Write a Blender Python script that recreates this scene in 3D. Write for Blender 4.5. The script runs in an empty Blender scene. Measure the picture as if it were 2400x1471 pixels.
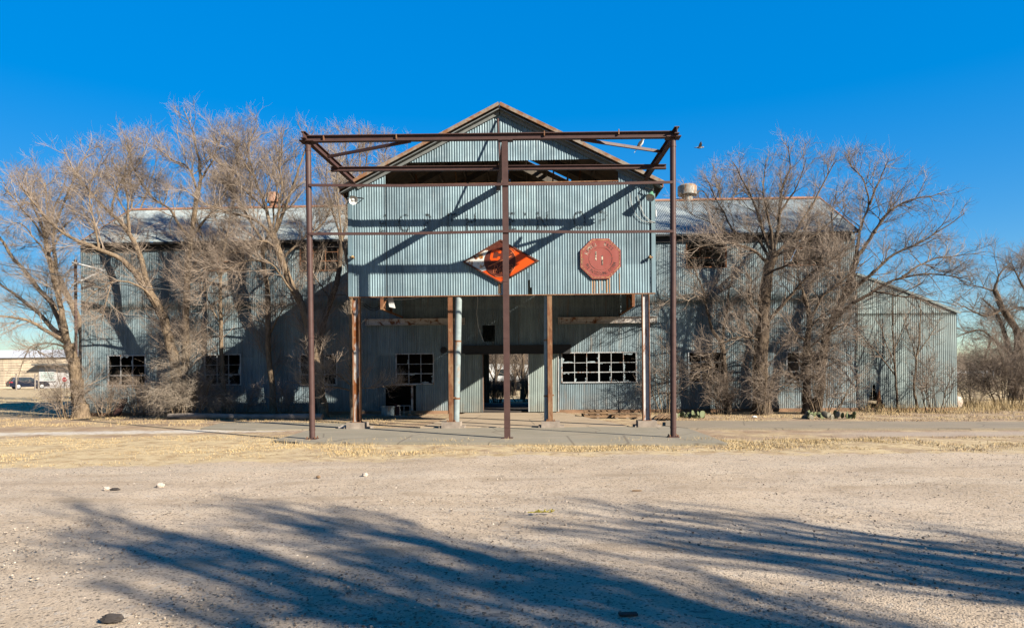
import bpy, math, random
import numpy as np
from mathutils import Vector, Matrix

# ---------------------------------------------------------------- camera, sky, sun, exposure
sc = bpy.context.scene
COL = sc.collection
F, HOR, CH = 1600.0, 872.0, 1.7
YAW, ROLL = math.radians(2.0), math.radians(-0.5)
CAMR = Matrix.Rotation(YAW, 3, 'Z') @ Matrix.Rotation(math.pi/2, 3, 'X') @ Matrix.Rotation(ROLL, 3, 'Z')
cam = bpy.data.cameras.new('camera'); cam_o = bpy.data.objects.new('camera', cam); COL.objects.link(cam_o)
cam.sensor_width = 36; cam.lens = 24; cam.shift_y = (HOR-735.5)/2400; cam.clip_end = 3000
cam_o.matrix_world = Matrix.Translation((0, 0, CH)) @ CAMR.to_4x4()
sc.camera = cam_o
SUN = Vector((4.43, -3.25, 2.78)).normalized()
w = bpy.data.worlds.new('World'); sc.world = w; w.use_nodes = True
nt = w.node_tree; bg = nt.nodes['Background']
sky = nt.nodes.new('ShaderNodeTexSky'); sky.sky_type = 'NISHITA'; sky.sun_disc = False
sky.sun_elevation = math.asin(SUN.z); sky.sun_rotation = math.atan2(SUN.x, SUN.y)
sky.altitude = 900; sky.air_density = 1.0; sky.dust_density = 0.12; sky.ozone_density = 3.0
hs = nt.nodes.new('ShaderNodeHueSaturation'); hs.inputs['Saturation'].default_value = 1.44; hs.inputs['Value'].default_value = 1.0
nt.links.new(sky.outputs[0], hs.inputs['Color'])
# keep the horizon from burning out: scale by 4/(1+brightest channel)
sp_ = nt.nodes.new('ShaderNodeSeparateColor'); sp_.mode = 'HSV'; nt.links.new(hs.outputs[0], sp_.inputs[0])
ad_ = nt.nodes.new('ShaderNodeMath'); ad_.operation = 'ADD'; ad_.inputs[1].default_value = 1.0; nt.links.new(sp_.outputs[2], ad_.inputs[0])
dv_ = nt.nodes.new('ShaderNodeMath'); dv_.operation = 'DIVIDE'; dv_.inputs[0].default_value = 4.3; nt.links.new(ad_.outputs[0], dv_.inputs[1])
sv_ = nt.nodes.new('ShaderNodeVectorMath'); sv_.operation = 'SCALE'; nt.links.new(hs.outputs[0], sv_.inputs[0]); nt.links.new(dv_.outputs[0], sv_.inputs['Scale'])
nt.links.new(sv_.outputs[0], bg.inputs['Color'])
bg.inputs['Strength'].default_value = 0.0572
sl = bpy.data.lights.new('sun', 'SUN'); so = bpy.data.objects.new('sun', sl); COL.objects.link(so)
sl.energy = 5.0; sl.angle = math.radians(0.53); sl.color = (1.0, 0.92, 0.78)
so.rotation_euler = SUN.to_track_quat('Z', 'Y').to_euler()
sc.view_settings.view_transform = 'Standard'; sc.view_settings.look = 'None'
sc.view_settings.gamma = 1.0; sc.view_settings.exposure = 2.0

random.seed(11); RNG = np.random.default_rng(11)

# ---------------------------------------------------------------- measuring helpers
def ray(px, py):
    return CAMR @ Vector(((px-1200)/F, (HOR-py)/F, -1))
def P(px, py, Y):                       # a point seen at (px,py) that stands Y metres back
    d = ray(px, py); t = Y/d.y
    return Vector((d.x*t, Y, CH+d.z*t))
def G(px, py, z=0.0):                   # a point of the ground
    d = ray(px, py); t = (z-CH)/d.z
    return Vector((d.x*t, d.y*t, z))
V = Vector

# ---------------------------------------------------------------- mesh builder
class MB:
    def __init__(s): s.v = []; s.f = []; s.n = 0
    def add(s, verts, faces):
        verts = np.asarray(verts, float).reshape(-1, 3)
        for f in faces: s.f.append(np.asarray(f, np.int64) + s.n)
        s.v.append(verts); s.n += len(verts)
    def addq(s, verts, arr):            # arr: (M,k) faces of one size
        s.v.append(np.asarray(verts, float).reshape(-1, 3)); s.f.append(np.asarray(arr, np.int64) + s.n); s.n += len(s.v[-1])
    def box(s, a, b):
        x0, y0, z0 = a; x1, y1, z1 = b
        s.add([(x0,y0,z0),(x1,y0,z0),(x1,y1,z0),(x0,y1,z0),(x0,y0,z1),(x1,y0,z1),(x1,y1,z1),(x0,y1,z1)],
              [(0,3,2,1),(4,5,6,7),(0,1,5,4),(1,2,6,5),(2,3,7,6),(3,0,4,7)])
    def cbox(s, c, size, R=None):
        h = [q/2 for q in size]
        vs = [Vector((sx*h[0], sy*h[1], sz*h[2])) for sz in (-1,1) for sx, sy in ((-1,-1),(1,-1),(1,1),(-1,1))]
        if R is not None: vs = [R @ q for q in vs]
        s.add([q+Vector(c) for q in vs], [(0,3,2,1),(4,5,6,7),(0,1,5,4),(1,2,6,5),(2,3,7,6),(3,0,4,7)])
    def bar(s, p0, p1, w, h, up=(0,0,1)):
        p0, p1 = Vector(p0), Vector(p1); d = (p1-p0); L = d.length; d.normalize()
        upv = Vector(up)
        if abs(d.dot(upv)) > .99: upv = Vector((0,1,0))
        sx = d.cross(upv).normalized(); uz = sx.cross(d)
        R = Matrix((sx, d, uz)).transposed()
        s.cbox((p0+p1)/2, (w, L, h), R)
    def ibeam(s, p0, p1, w, h, t=.018, up=(0,0,1)):    # h along up, flanges w wide
        p0, p1 = Vector(p0), Vector(p1); d = (p1-p0).normalized(); upv = Vector(up)
        sx = d.cross(upv).normalized(); uz = sx.cross(d)
        s.bar(p0, p1, t, h-2*t, up)
        for k in (-1, 1):
            o = uz*(k*(h/2-t/2)); s.bar(p0+o, p1+o, w, t, up)
    def tube(s, pts, r, n=8, cap=True):
        pts = [Vector(p) for p in pts]; K = len(pts)
        rr = r if isinstance(r, (list, tuple)) else [r]*K
        prev = None; vs = []
        for i, p in enumerate(pts):
            d = (pts[min(i+1, K-1)]-pts[max(i-1, 0)]).normalized()
            if prev is None: a = d.orthogonal().normalized()
            else:
                a = prev - d*prev.dot(d)
                a = a.normalized() if a.length > 1e-6 else d.orthogonal().normalized()
            prev = a; b = d.cross(a)
            for j in range(n):
                t = 2*math.pi*j/n; vs.append(p+(a*math.cos(t)+b*math.sin(t))*rr[i])
        fs = [(i*n+j, i*n+(j+1) % n, (i+1)*n+(j+1) % n, (i+1)*n+j) for i in range(K-1) for j in range(n)]
        if cap: fs += [tuple(range(n-1, -1, -1)), tuple((K-1)*n+j for j in range(n))]
        s.add(vs, fs)
    def lathe(s, c, prof, n=16, axis=None):    # prof: (r,z)
        R = Matrix.Identity(3) if axis is None else Vector(axis).to_track_quat('Z', 'Y').to_matrix()
        vs = [Vector(c)+R @ Vector((r*math.cos(2*math.pi*j/n), r*math.sin(2*math.pi*j/n), z)) for r, z in prof for j in range(n)]
        K = len(prof)
        fs = [(i*n+j, i*n+(j+1) % n, (i+1)*n+(j+1) % n, (i+1)*n+j) for i in range(K-1) for j in range(n)]
        fs += [tuple(range(n-1, -1, -1)), tuple((K-1)*n+j for j in range(n))]
        s.add(vs, fs)
    def prism(s, pts, O, u, v, n, t):   # outline pts (a,b) in plane O+u,v, extruded t along n
        O, u, v, n = Vector(O), Vector(u), Vector(v), Vector(n); K = len(pts)
        vs = [O+u*a+v*b for a, b in pts]+[O+u*a+v*b+n*t for a, b in pts]
        s.add(vs, [tuple(range(K-1, -1, -1)), tuple(range(K, 2*K))]+[(i, (i+1) % K, K+(i+1) % K, K+i) for i in range(K)])
    def ring(s, outer, inner, O, u, v, n, t):   # frame between two outlines with the same count
        O, u, v, n = Vector(O), Vector(u), Vector(v), Vector(n); K = len(outer)
        vs = [O+u*a+v*b for a, b in outer]+[O+u*a+v*b for a, b in inner]
        vs += [q+n*t for q in vs]
        fs = []
        for i in range(K):
            j = (i+1) % K
            fs += [(i, K+i, K+j, j), (2*K+i, 2*K+j, 3*K+j, 3*K+i), (i, j, 2*K+j, 2*K+i), (K+j, K+i, 3*K+i, 3*K+j)]
        s.add(vs, fs)
    def blob(s, c, rad, sub=2, jit=0.0, R=None, rng=random):
        vs, fs = ico(sub)
        out = []
        for q in vs:
            k = 1+rng.uniform(-jit, jit); p = Vector((q[0]*rad[0]*k, q[1]*rad[1]*k, q[2]*rad[2]*k))
            if R is not None: p = R @ p
            out.append(p+Vector(c))
        s.add(out, fs)
    def clusters(s, tol=.012):
        K = len(s.v)
        if K < 2 or any(f.ndim != 1 for f in s.f): return None
        st = np.cumsum([0]+[len(q) for q in s.v]); lo = np.array([q.min(0) for q in s.v])-tol; hi = np.array([q.max(0) for q in s.v])+tol
        lab = list(range(K))
        def root(i):
            while lab[i] != i: i = lab[i]
            return i
        for i in range(K):
            for j in np.nonzero(((lo[i] <= hi[i+1:]) & (hi[i] >= lo[i+1:])).all(1))[0]:
                x, y = root(i), root(i+1+int(j))
                if x != y: lab[y] = x
        g = {}
        for i in range(K): g.setdefault(root(i), []).append(i)
        if len(g) < 2: return None
        own = np.searchsorted(st, np.array([f[0] for f in s.f]), 'right')-1; out = []
        for ids in g.values():
            m = MB(); off = {}
            for i in ids: off[i] = m.n-st[i]; m.v.append(s.v[i]); m.n += len(s.v[i])
            m.f = [f+off[w_] for f, w_ in zip(s.f, own) if w_ in off]; out.append(m)
        return out
    def build(s, name, mat, parent=None, origin=(0,0,0), smooth=None, split=True):
        if parent and split:
            cl = s.clusters()
            if cl: return [m.build(name, mat, parent, origin, smooth, False) for m in cl][0]
        me = bpy.data.meshes.new(name)
        vv = np.concatenate(s.v)-np.array(origin, float)
        loops = []; tot = []
        for f in s.f:
            if f.ndim == 1: loops.append(f); tot.append(np.array([len(f)]))
            else: loops.append(f.ravel()); tot.append(np.full(len(f), f.shape[1]))
        loops = np.concatenate(loops); tot = np.concatenate(tot)
        me.vertices.add(len(vv)); me.vertices.foreach_set('co', vv.ravel())
        me.loops.add(len(loops)); me.loops.foreach_set('vertex_index', loops.astype(np.int32))
        me.polygons.add(len(tot)); st = np.concatenate([[0], np.cumsum(tot)[:-1]])
        me.polygons.foreach_set('loop_start', st.astype(np.int32)); me.polygons.foreach_set('loop_total', tot.astype(np.int32))
        me.update(calc_edges=True); me.validate(verbose=False)
        if not smooth: me.polygons.foreach_set('use_smooth', np.zeros(len(me.polygons), bool))
        if smooth is True: me.polygons.foreach_set('use_smooth', np.ones(len(me.polygons), bool))
        elif smooth:
            me.polygons.foreach_set('use_smooth', np.ones(len(me.polygons), bool)); me.set_sharp_from_angle(angle=math.radians(smooth))
        me.materials.append(mat)
        o = bpy.data.objects.new(name, me); COL.objects.link(o); o.location = origin
        if parent: attach(o, parent)
        return o
_ico = {}
def ico(sub):
    if sub in _ico: return _ico[sub]
    t = (1+5**.5)/2
    vs = [Vector(q).normalized() for q in ((-1,t,0),(1,t,0),(-1,-t,0),(1,-t,0),(0,-1,t),(0,1,t),(0,-1,-t),(0,1,-t),(t,0,-1),(t,0,1),(-t,0,-1),(-t,0,1))]
    fs = [(0,11,5),(0,5,1),(0,1,7),(0,7,10),(0,10,11),(1,5,9),(5,11,4),(11,10,2),(10,7,6),(7,1,8),(3,9,4),(3,4,2),(3,2,6),(3,6,8),(3,8,9),(4,9,5),(2,4,11),(6,2,10),(8,6,7),(9,8,1)]
    for _ in range(sub):
        mid = {}; nf = []
        def m(a, b):
            k = (min(a,b), max(a,b))
            if k not in mid: vs.append(((vs[a]+vs[b])/2).normalized()); mid[k] = len(vs)-1
            return mid[k]
        for a, b, c in fs:
            ab, bc, ca = m(a,b), m(b,c), m(c,a); nf += [(a,ab,ca),(b,bc,ab),(c,ca,bc),(ab,bc,ca)]
        fs = nf
    _ico[sub] = (vs, fs); return _ico[sub]
def world_of(o):
    m = Matrix.Translation(o.location) if o.type == 'EMPTY' or o.parent is None else Matrix.Translation(o.location)
    return m
def attach(o, parent):
    o.parent = parent
    o.matrix_parent_inverse = wm(parent).inverted()
def wm(o):
    m = Matrix.LocRotScale(o.location, o.rotation_euler, o.scale)
    return m if o.parent is None else wm(o.parent) @ o.matrix_parent_inverse @ m
def tag(o, label=None, cat=None, group=None, kind=None):
    if label: o['label'] = label
    if cat: o['category'] = cat
    if group: o['group'] = group
    if kind: o['kind'] = kind
    return o
def thing(name, loc, label, cat, group=None):
    o = bpy.data.objects.new(name, None); COL.objects.link(o); o.location = loc; o.empty_display_size = .3
    return tag(o, label, cat, group)
def copy_tree(o, parent=None):
    c = o.copy(); COL.objects.link(c)
    if parent: c.parent = parent
    for ch in [q for q in bpy.data.objects if q.parent == o]: copy_tree(ch, c)
    return c
def text_mb(body, size, font_extrude=.004, shear=0.0, align='CENTER'):
    cu = bpy.data.curves.new('lettering', 'FONT'); cu.body = body; cu.size = size; cu.extrude = font_extrude; cu.shear = shear
    cu.align_x = align; cu.align_y = 'CENTER'
    o = bpy.data.objects.new('lettering', cu); COL.objects.link(o)
    dg = bpy.context.evaluated_depsgraph_get(); dg.update()
    me = bpy.data.meshes.new_from_object(o.evaluated_get(dg))
    vs = [v.co.copy() for v in me.vertices]; fs = [tuple(p.vertices) for p in me.polygons]
    bpy.data.objects.remove(o); bpy.data.curves.remove(cu); bpy.data.meshes.remove(me)
    return vs, fs

# ---------------------------------------------------------------- materials
ALB = .45       # one common paint-to-exposure scale for all materials
class N:
    def __init__(s, name):
        s.m = bpy.data.materials.new(name); s.m.use_nodes = True; s.t = s.m.node_tree
        s.b = s.t.nodes['Principled BSDF']; s.pos = s.t.nodes.new('ShaderNodeNewGeometry')
    def sock(s, x, sockin):
        if hasattr(x, 'is_output'): s.t.links.new(x, sockin)
        else: sockin.default_value = x
    def node(s, typ, ins={}, **kw):
        n = s.t.nodes.new(typ)
        for k, q in kw.items(): setattr(n, k, q)
        for k, q in ins.items(): s.sock(q, n.inputs[k])
        return n
    def math(s, op, a, b=0.0, c=0.0, clamp=False):
        n = s.node('ShaderNodeMath', {0: a, 1: b, 2: c}, operation=op); n.use_clamp = clamp; return n.outputs[0]
    def scale(s, vec):                  # position scaled per axis
        n = s.node('ShaderNodeVectorMath', {0: s.pos.outputs['Position'], 1: vec}, operation='MULTIPLY'); return n.outputs[0]
    def noise(s, scale, detail=4, rough=.55, vec=None, dist=0.0):
        n = s.node('ShaderNodeTexNoise', {'Vector': vec if vec is not None else s.pos.outputs['Position'], 'Scale': scale, 'Detail': detail, 'Roughness': rough, 'Distortion': dist})
        return n.outputs['Fac']
    def ramp(s, fac, lo, hi, a=0.0, b=1.0):
        n = s.node('ShaderNodeMapRange', {'Value': fac, 'From Min': lo, 'From Max': hi, 'To Min': a, 'To Max': b}); n.clamp = True; return n.outputs[0]
    def mix(s, fac, a, b, blend='MIX'):
        n = s.node('ShaderNodeMix', {}, data_type='RGBA', blend_type=blend)
        s.sock(fac, n.inputs[0]); s.sock(a if hasattr(a, 'is_output') else (*a, 1), n.inputs[6]); s.sock(b if hasattr(b, 'is_output') else (*b, 1), n.inputs[7]); return n.outputs[2]
    def mul(s, col, fac):
        n = s.node('ShaderNodeVectorMath', {0: col if hasattr(col, 'is_output') else col, 'Scale': fac}, operation='SCALE'); return n.outputs[0]
    def xyz(s):
        n = s.node('ShaderNodeSeparateXYZ', {0: s.pos.outputs['Position']}); return n.outputs
    def island(s): return s.pos.outputs['Random Per Island']
    def out(s, col, rough=.7, metal=0.0, bump=None, bs=.2, bd=.01, spec=.2, alpha=None, gain=1.0):
        if not hasattr(col, 'is_output'): col = s.node('ShaderNodeCombineXYZ', {0: col[0], 1: col[1], 2: col[2]}).outputs[0]
        s.sock(s.mul(col, ALB*gain), s.b.inputs['Base Color'])
        s.sock(rough, s.b.inputs['Roughness']); s.sock(metal, s.b.inputs['Metallic']); s.b.inputs['Specular IOR Level'].default_value = spec
        if bump is not None:
            n = s.node('ShaderNodeBump', {'Height': bump, 'Strength': bs, 'Distance': bd}); s.t.links.new(n.outputs[0], s.b.inputs['Normal'])
        if alpha is not None: s.sock(alpha, s.b.inputs['Alpha'])
        return s.m
def plain(name, col, rough=.7, metal=0.0, var=.18, sc_=6.0, spec=.4):
    n = N(name); f = n.ramp(n.noise(sc_), .3, .7, 1-var, 1+var)
    return n.out(n.mul(col, f), rough, metal, n.noise(sc_*6), .12, .002, spec*.5)
RUST = (.20, .075, .028)
def corrugated(name, base, rust=.25, low=0.6, dark=1.0, metal=.1, rough=.55):
    n = N(name); x, y, z = n.xyz()
    sx = n.math('FLOOR', n.math('DIVIDE', n.math('ADD', x, y), .66)); sz = n.math('FLOOR', n.math('DIVIDE', z, 2.44))
    cell = n.math('ADD', sx, n.math('MULTIPLY', sz, 17.37))
    wn = n.node('ShaderNodeTexWhiteNoise', {'W': cell}, noise_dimensions='1D')
    tint = n.ramp(wn.outputs['Value'], 0, 1, .74*dark, 1.12*dark)
    warm = n.mix(n.math('MULTIPLY', wn.outputs['Value'], .35), base, tuple(c*q for c, q in zip(base, (1.12, 1.02, .86))))
    streak = n.ramp(n.noise(1.0, 5, .6, n.scale((14, 14, .7))), .3, .75, 1.14, .64)
    blot = n.ramp(n.noise(.9, 5, .6), .3, .7, .78, 1.15)
    fine = n.ramp(n.noise(30, 3, .6), .25, .75, .9, 1.08)
    c = n.mul(n.mul(n.mul(n.mul(warm, tint), streak), blot), fine)
    rn = n.ramp(n.noise(1.0, 6, .65, n.scale((9, 9, .8))), .63-.2*rust, .78-.1*rust)
    rn = n.math('MULTIPLY', rn, rust*1.6, clamp=True)
    lowm = n.ramp(z, -.6, low, 1, 0); lown = n.math('MULTIPLY', lowm, n.ramp(n.noise(2.5, 5), .35, .6, .15, .95))
    c = n.mix(n.math('MAXIMUM', rn, n.math('MULTIPLY', lown, .6)), c, n.mix(n.noise(5), (.20, .09, .04), (.36, .24, .13)))
    return n.out(c, n.ramp(n.noise(3), .3, .7, rough-.08, rough+.2), metal, n.noise(45), .12, .002, .25)
def rusty_paint(name, paint, amount, sx=1.0, rust=(.22, .075, .022), rough=.6, vert=.35):
    n = N(name); m = n.ramp(n.noise(1.0, 7, .68, n.scale((5*sx, 5*sx, 5*sx*vert)), .6), .62-amount*.35, .72-amount*.3)
    r = n.mix(n.noise(9, 5), tuple(c*.45 for c in rust), tuple(c*1.5 for c in rust))
    p = n.mul(paint, n.ramp(n.noise(7), .3, .7, .8, 1.08))
    return n.out(n.mix(m, p, r), n.ramp(m, 0, 1, rough-.15, .9), 0, n.math('ADD', n.noise(60), m), .2, .002, .15)
M = {}
M['galv'] = corrugated('galvanised_corrugated_iron', (.21, .29, .335), .34, 1.0)
M['galv_face'] = corrugated('canopy_corrugated_iron', (.205, .31, .37), .12, .2)
M['galv_door'] = corrugated('door_corrugated_iron', (.28, .345, .335), .3, .8)
M['roof'] = corrugated('weathered_roof_iron', (.41, .475, .495), .3, .1)
M['galv_shed'] = corrugated('pale_shed_corrugated_iron', (.27, .345, .355), .15, .9)
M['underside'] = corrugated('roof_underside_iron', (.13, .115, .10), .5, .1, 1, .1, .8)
M['frame'] = rusty_paint('maroon_oxide_steel', (.095, .052, .046), .06, 1.2, (.085, .045, .036), .65)
M['column'] = rusty_paint('flaking_white_steel', (.55, .55, .53), .62, .8, (.24, .085, .028))
M['column_white'] = rusty_paint('white_painted_steel', (.66, .66, .65), .2, .8, (.30, .11, .035))
M['rust'] = rusty_paint('rusted_steel', (.30, .17, .09), .6, 1.2, (.20, .085, .042), .8)
M['beam'] = rusty_paint('rust_stained_white_beam', (.60, .55, .50), .3, .7, (.22, .08, .03), .7, 1.0)
M['ridge'] = rusty_paint('rusted_ridge_cap', (.42, .26, .19), .6, .6, (.38, .17, .09), .8, 1.0)
M['trim'] = rusty_paint('rusty_roof_trim', (.30, .25, .20), .5, .7, (.26, .125, .06), .75, 1.0)
M['greytrim'] = plain('grey_zinc_trim', (.20, .21, .205), .6, .3)
M['pipe'] = rusty_paint('zinc_duct', (.31, .365, .37), .2, .6, (.32, .17, .08), .5)
M['winframe'] = rusty_paint('window_frame_paint', (.50, .53, .545), .3, 2.0, (.25, .12, .06), .7)
M['rustframe'] = rusty_paint('rusted_window_bars', (.20, .13, .09), .6, 2.0, (.25, .10, .04), .8)
M['glass'] = plain('broken_pane_glass', (.35, .42, .45), .2, 0, .2, 9, .6)
M['dark_steel'] = plain('dark_door_track', (.032, .032, .034), .75)
M['black'] = plain('black_fitting', (.02, .02, .022), .6)
M['white'] = plain('white_enamel', (.75, .75, .74), .45, 0, .05)
M['green_enamel'] = plain('green_enamel', (.14, .34, .20), .45, 0, .1)
M['concrete'] = plain('footing_concrete', (.33, .27, .22), .9, 0, .3, 4)
M['earth'] = plain('bare_red_earth', (.30, .18, .11), .95, 0, .3, 3)
M['gloom'] = plain('added_gloom_board', (.035, .03, .026), .95)  # near-black, for the screens added to darken the interior
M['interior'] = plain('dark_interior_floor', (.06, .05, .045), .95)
M['wood'] = plain('weathered_wood', (.24, .15, .085), .9, 0, .4, 3)
M['greywood'] = plain('grey_timber', (.27, .23, .20), .9, 0, .3, 3)
M['wire'] = plain('grey_wire', (.10, .10, .10), .6)
M['pale_wire'] = plain('pale_wire', (.5, .5, .48), .6)
# ---------------------------------------------------------------- corrugated sheets
def sheet(mb, O, u, v, n, u0, u1, rows, top=None, bot=None, hole=None, pitch=.0762, amp=.009, spp=6, lip=.66, dent=.005, seed=0):
    O, u, v, n = (np.array(q, float) for q in (O, u, v, n)); rg = np.random.default_rng(seed)
    us = np.arange(u0, u1+1e-6, pitch/spp); K = len(us)
    prof = amp*np.cos(2*np.pi*us/pitch)+.008*((us/lip) % 1.0)
    ph = rg.uniform(0, 6.28, 12); fr = rg.uniform(.5, 2.6, 12); gr = rg.uniform(.3, 1.6, 12)
    R = []
    for r in rows:
        vv, off = r if isinstance(r, tuple) else (r, 0.0)
        vq = np.full(K, float(vv))
        if top is not None: vq = np.minimum(vq, top(us))
        if bot is not None: vq = np.maximum(vq, bot(us))
        dd = sum(np.sin(us*fr[i]+vq*gr[i]+ph[i]) for i in range(12))*dent/3.5
        R.append((vq, O+us[:, None]*u+vq[:, None]*v+(prof+off+dd)[:, None]*n))
    verts = np.concatenate([q[1] for q in R]); fs = []
    uc = (us[:-1]+us[1:])/2
    for i in range(len(R)-1):
        a, b = R[i][0], R[i+1][0]
        ok = ((b-a)[:-1] > 1e-4) | ((b-a)[1:] > 1e-4)
        vc = (a[:-1]+b[1:])/2
        if hole is not None: ok &= ~hole(uc, vc)
        j = np.nonzero(ok)[0]
        fs.append(np.stack([i*K+j, i*K+j+1, (i+1)*K+j+1, (i+1)*K+j], 1))
    mb.addq(verts, np.concatenate(fs))
def rows_of(z0, z1, cuts=(), step=.7, laps=()):
    zs = set(np.round(np.linspace(z0, z1, max(2, int((z1-z0)/step)+1)), 4)) | {round(c, 4) for c in cuts if z0 < c < z1}
    out = []
    for z in sorted(zs):
        o = .007*sum(1 for l in laps if z > l)
        out.append((z, o))
    for k, l in enumerate(sorted(laps)):
        if z0 < l < z1: out += [(l-1e-4, .007*k), (l+1e-4, .007*(k+1))]
    return sorted(out)
def rects_hole(rs):
    def h(u, v):
        m = np.zeros(len(u), bool)
        for a, b, c, d in rs: m |= (u > a) & (u < b) & (v > c) & (v < d)
        return m
    return h

YF, YC, YM, YW, YB = 17.15, 20.4, 24.5, 28.4, 35.4
def rect(x0, x1, y0, y1, Y=YW):
    a = P(x0, (y0+y1)/2, Y).x; b = P(x1, (y0+y1)/2, Y).x; xm = (x0+x1)/2
    return (a, b, P(xm, y1, Y).z, P(xm, y0, Y).z)
XL, XR = P(190, 700, YW).x, P(2005, 700, YW).x
LOWWIN = [(255, 340, 834, 902), (482, 563, 832, 900), (705, 788, 832, 900), (930, 1015, 830, 898), (1318, 1490, 827, 894), (1615, 1697, 826, 894), (1845, 1930, 826, 892)]
UPWIN = [(480, 570, 573, 633), (705, 792, 570, 633), (1610, 1700, 562, 625), (1840, 1926, 562, 620)]
low = [rect(*q) for q in LOWWIN]; upw = [rect(*q) for q in UPWIN]
door = rect(1133, 1238, 824, 968); hatch = rect(1131, 1160, 762, 800); lowhole = rect(904, 975, 903, 964)
Z0, ZE, ZR = .10, 7.30, 9.62; YE, YRD = 28.05, 31.9

# ================================================================ main building
bld = thing('corrugated_building', (-3, YW, 0), 'long two storey corrugated iron building with a projecting gabled front canopy', 'building')
holes = low+upw+[door, hatch, lowhole]
cuts = [c for h in holes for c in h[2:]]
mb = MB()
Zl = 4.55
sheet(mb, (0, YW, 0), (1,0,0), (0,0,1), (0,-1,0), XL, XR, rows_of(Z0, ZE, cuts, .6, (2.45, Zl)), hole=rects_hole(holes), seed=3)
mb.build('front_wall', M['galv'], bld, smooth=True)
mb = MB()
bh = [(P(1147, 900, YB).x, P(1262, 900, YB).x, -.1, 3.0), (P(1862, 590, YB).x, P(1930, 590, YB).x, P(1900, 628, YB).z, P(1900, 585, YB).z)]
sheet(mb, (0, YB, 0), (1,0,0), (0,0,1), (0,-1,0), XL, XR, rows_of(Z0, ZE, [c for h in bh for c in h[2:]], 1.5), hole=rects_hole(bh), seed=4, spp=4)
mb.build('rear_wall', M['galv'], bld, smooth=True)
gt = lambda us: ZR-.05-(ZR-ZE)*np.abs(us-YRD)/(YRD-YW)
for X, s in ((XL, -1), (XR, 1)):
    mb = MB(); sheet(mb, (X, 0, 0), (0,1,0), (0,0,1), (s,0,0), YW, YB, rows_of(Z0, ZR, (), 1.0), top=gt, seed=5+s, spp=5)
    mb.build('gable_wall', M['galv'], bld, smooth=True)
# roof
def slope_sheet(mb, xa, xb, ridge, eave, seed, hole=None):
    (yr, zr), (ye, ze) = ridge, eave; L = math.hypot(ye-yr, ze-zr)
    v = np.array((0, (ye-yr)/L, (ze-zr)/L)); nn = np.array((0, -v[2], v[1])); nn *= np.sign(nn[2])
    sheet(mb, (0, yr, zr), (1,0,0), v, nn, xa, xb, rows_of(0, L, (), .8, (L*.52,)), hole=hole, seed=seed, spp=6, amp=.011)
RXL, RXR = P(183, 565, YE).x, P(2013, 552, YE).x
mb = MB()
slope_sheet(mb, RXL, RXR, (YRD, ZR), (YE, 7.27), 8); slope_sheet(mb, RXL, RXR, (YRD, ZR), (2*YRD-YE, 7.27), 9)
roof = mb.build('roof', M['roof'], bld, smooth=True)
mb = MB()
for s in (-1, 1): mb.bar((RXL, YRD+s*.12, ZR-.03), (RXR, YRD+s*.12, ZR-.03), .28, .02, (0, s*.5, .86))
for X in (RXL, RXR):
    mb.bar((X, YE, 7.25), (X, YRD, ZR-.02), .05, .12); mb.bar((X, 2*YRD-YE, 7.25), (X, YRD, ZR-.02), .05, .12)
mb.build('ridge_cap', M['ridge'], roof)
mb = MB(); mb.bar((RXL, YE+.03, 7.235), (RXR, YE+.03, 7.235), .02, .07)
mb.bar((RXL+.2, YW-.06, 7.10), (RXR-.2, YW-.06, 7.10), .10, .22)
mb.build('eave_board', M['dark_steel'], roof)
def vent(px, pyt, pyb, w, label_mat):
    c = P(px, pyb, YRD); zt = P(px, pyt, YRD).z; r = w/2/F*YRD; mbv = MB()
    h = zt-(ZR-.25)
    mbv.lathe((c.x, YRD, ZR-.25), [(r*.55, 0), (r*.58, h*.62)], 20)
    o = mbv.build('roof_vent', label_mat, roof, smooth=40)
    m2 = MB(); m2.lathe((c.x, YRD, ZR-.25), [(r*.62, h*.48), (r, h*.50), (r, h*.92), (r*.8, h), (r*.1, h*1.01)], 20)
    m2.build('vent_cap', label_mat, o, smooth=40)
M['vent'] = rusty_paint('rust_streaked_vent', (.38, .38, .35), .42, 1.2, (.36, .19, .09))
vent(1611, 434, 478, 44, M['vent']); vent(640, 452, 490, 30, M['ridge'])
# inside floor and base strip
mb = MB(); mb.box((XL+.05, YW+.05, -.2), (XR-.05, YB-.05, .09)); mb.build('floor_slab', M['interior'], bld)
mb = MB()
for a, b in ((XL, door[0]-.9), (door[1]+.9, XR)): mb.box((a, YW-.02, -.2), (b, YW+.045, .13))
mb.build('sill_wall', M['earth'], bld)
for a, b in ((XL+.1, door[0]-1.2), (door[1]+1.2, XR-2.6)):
    mb = MB(); mb.box((a, YW+2.6, .09), (b, YW+2.66, 5.2)); mb.build('added_dark_screen', M['gloom'], bld)  # made-up dark screen behind the windows, added so the openings stay black
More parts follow.
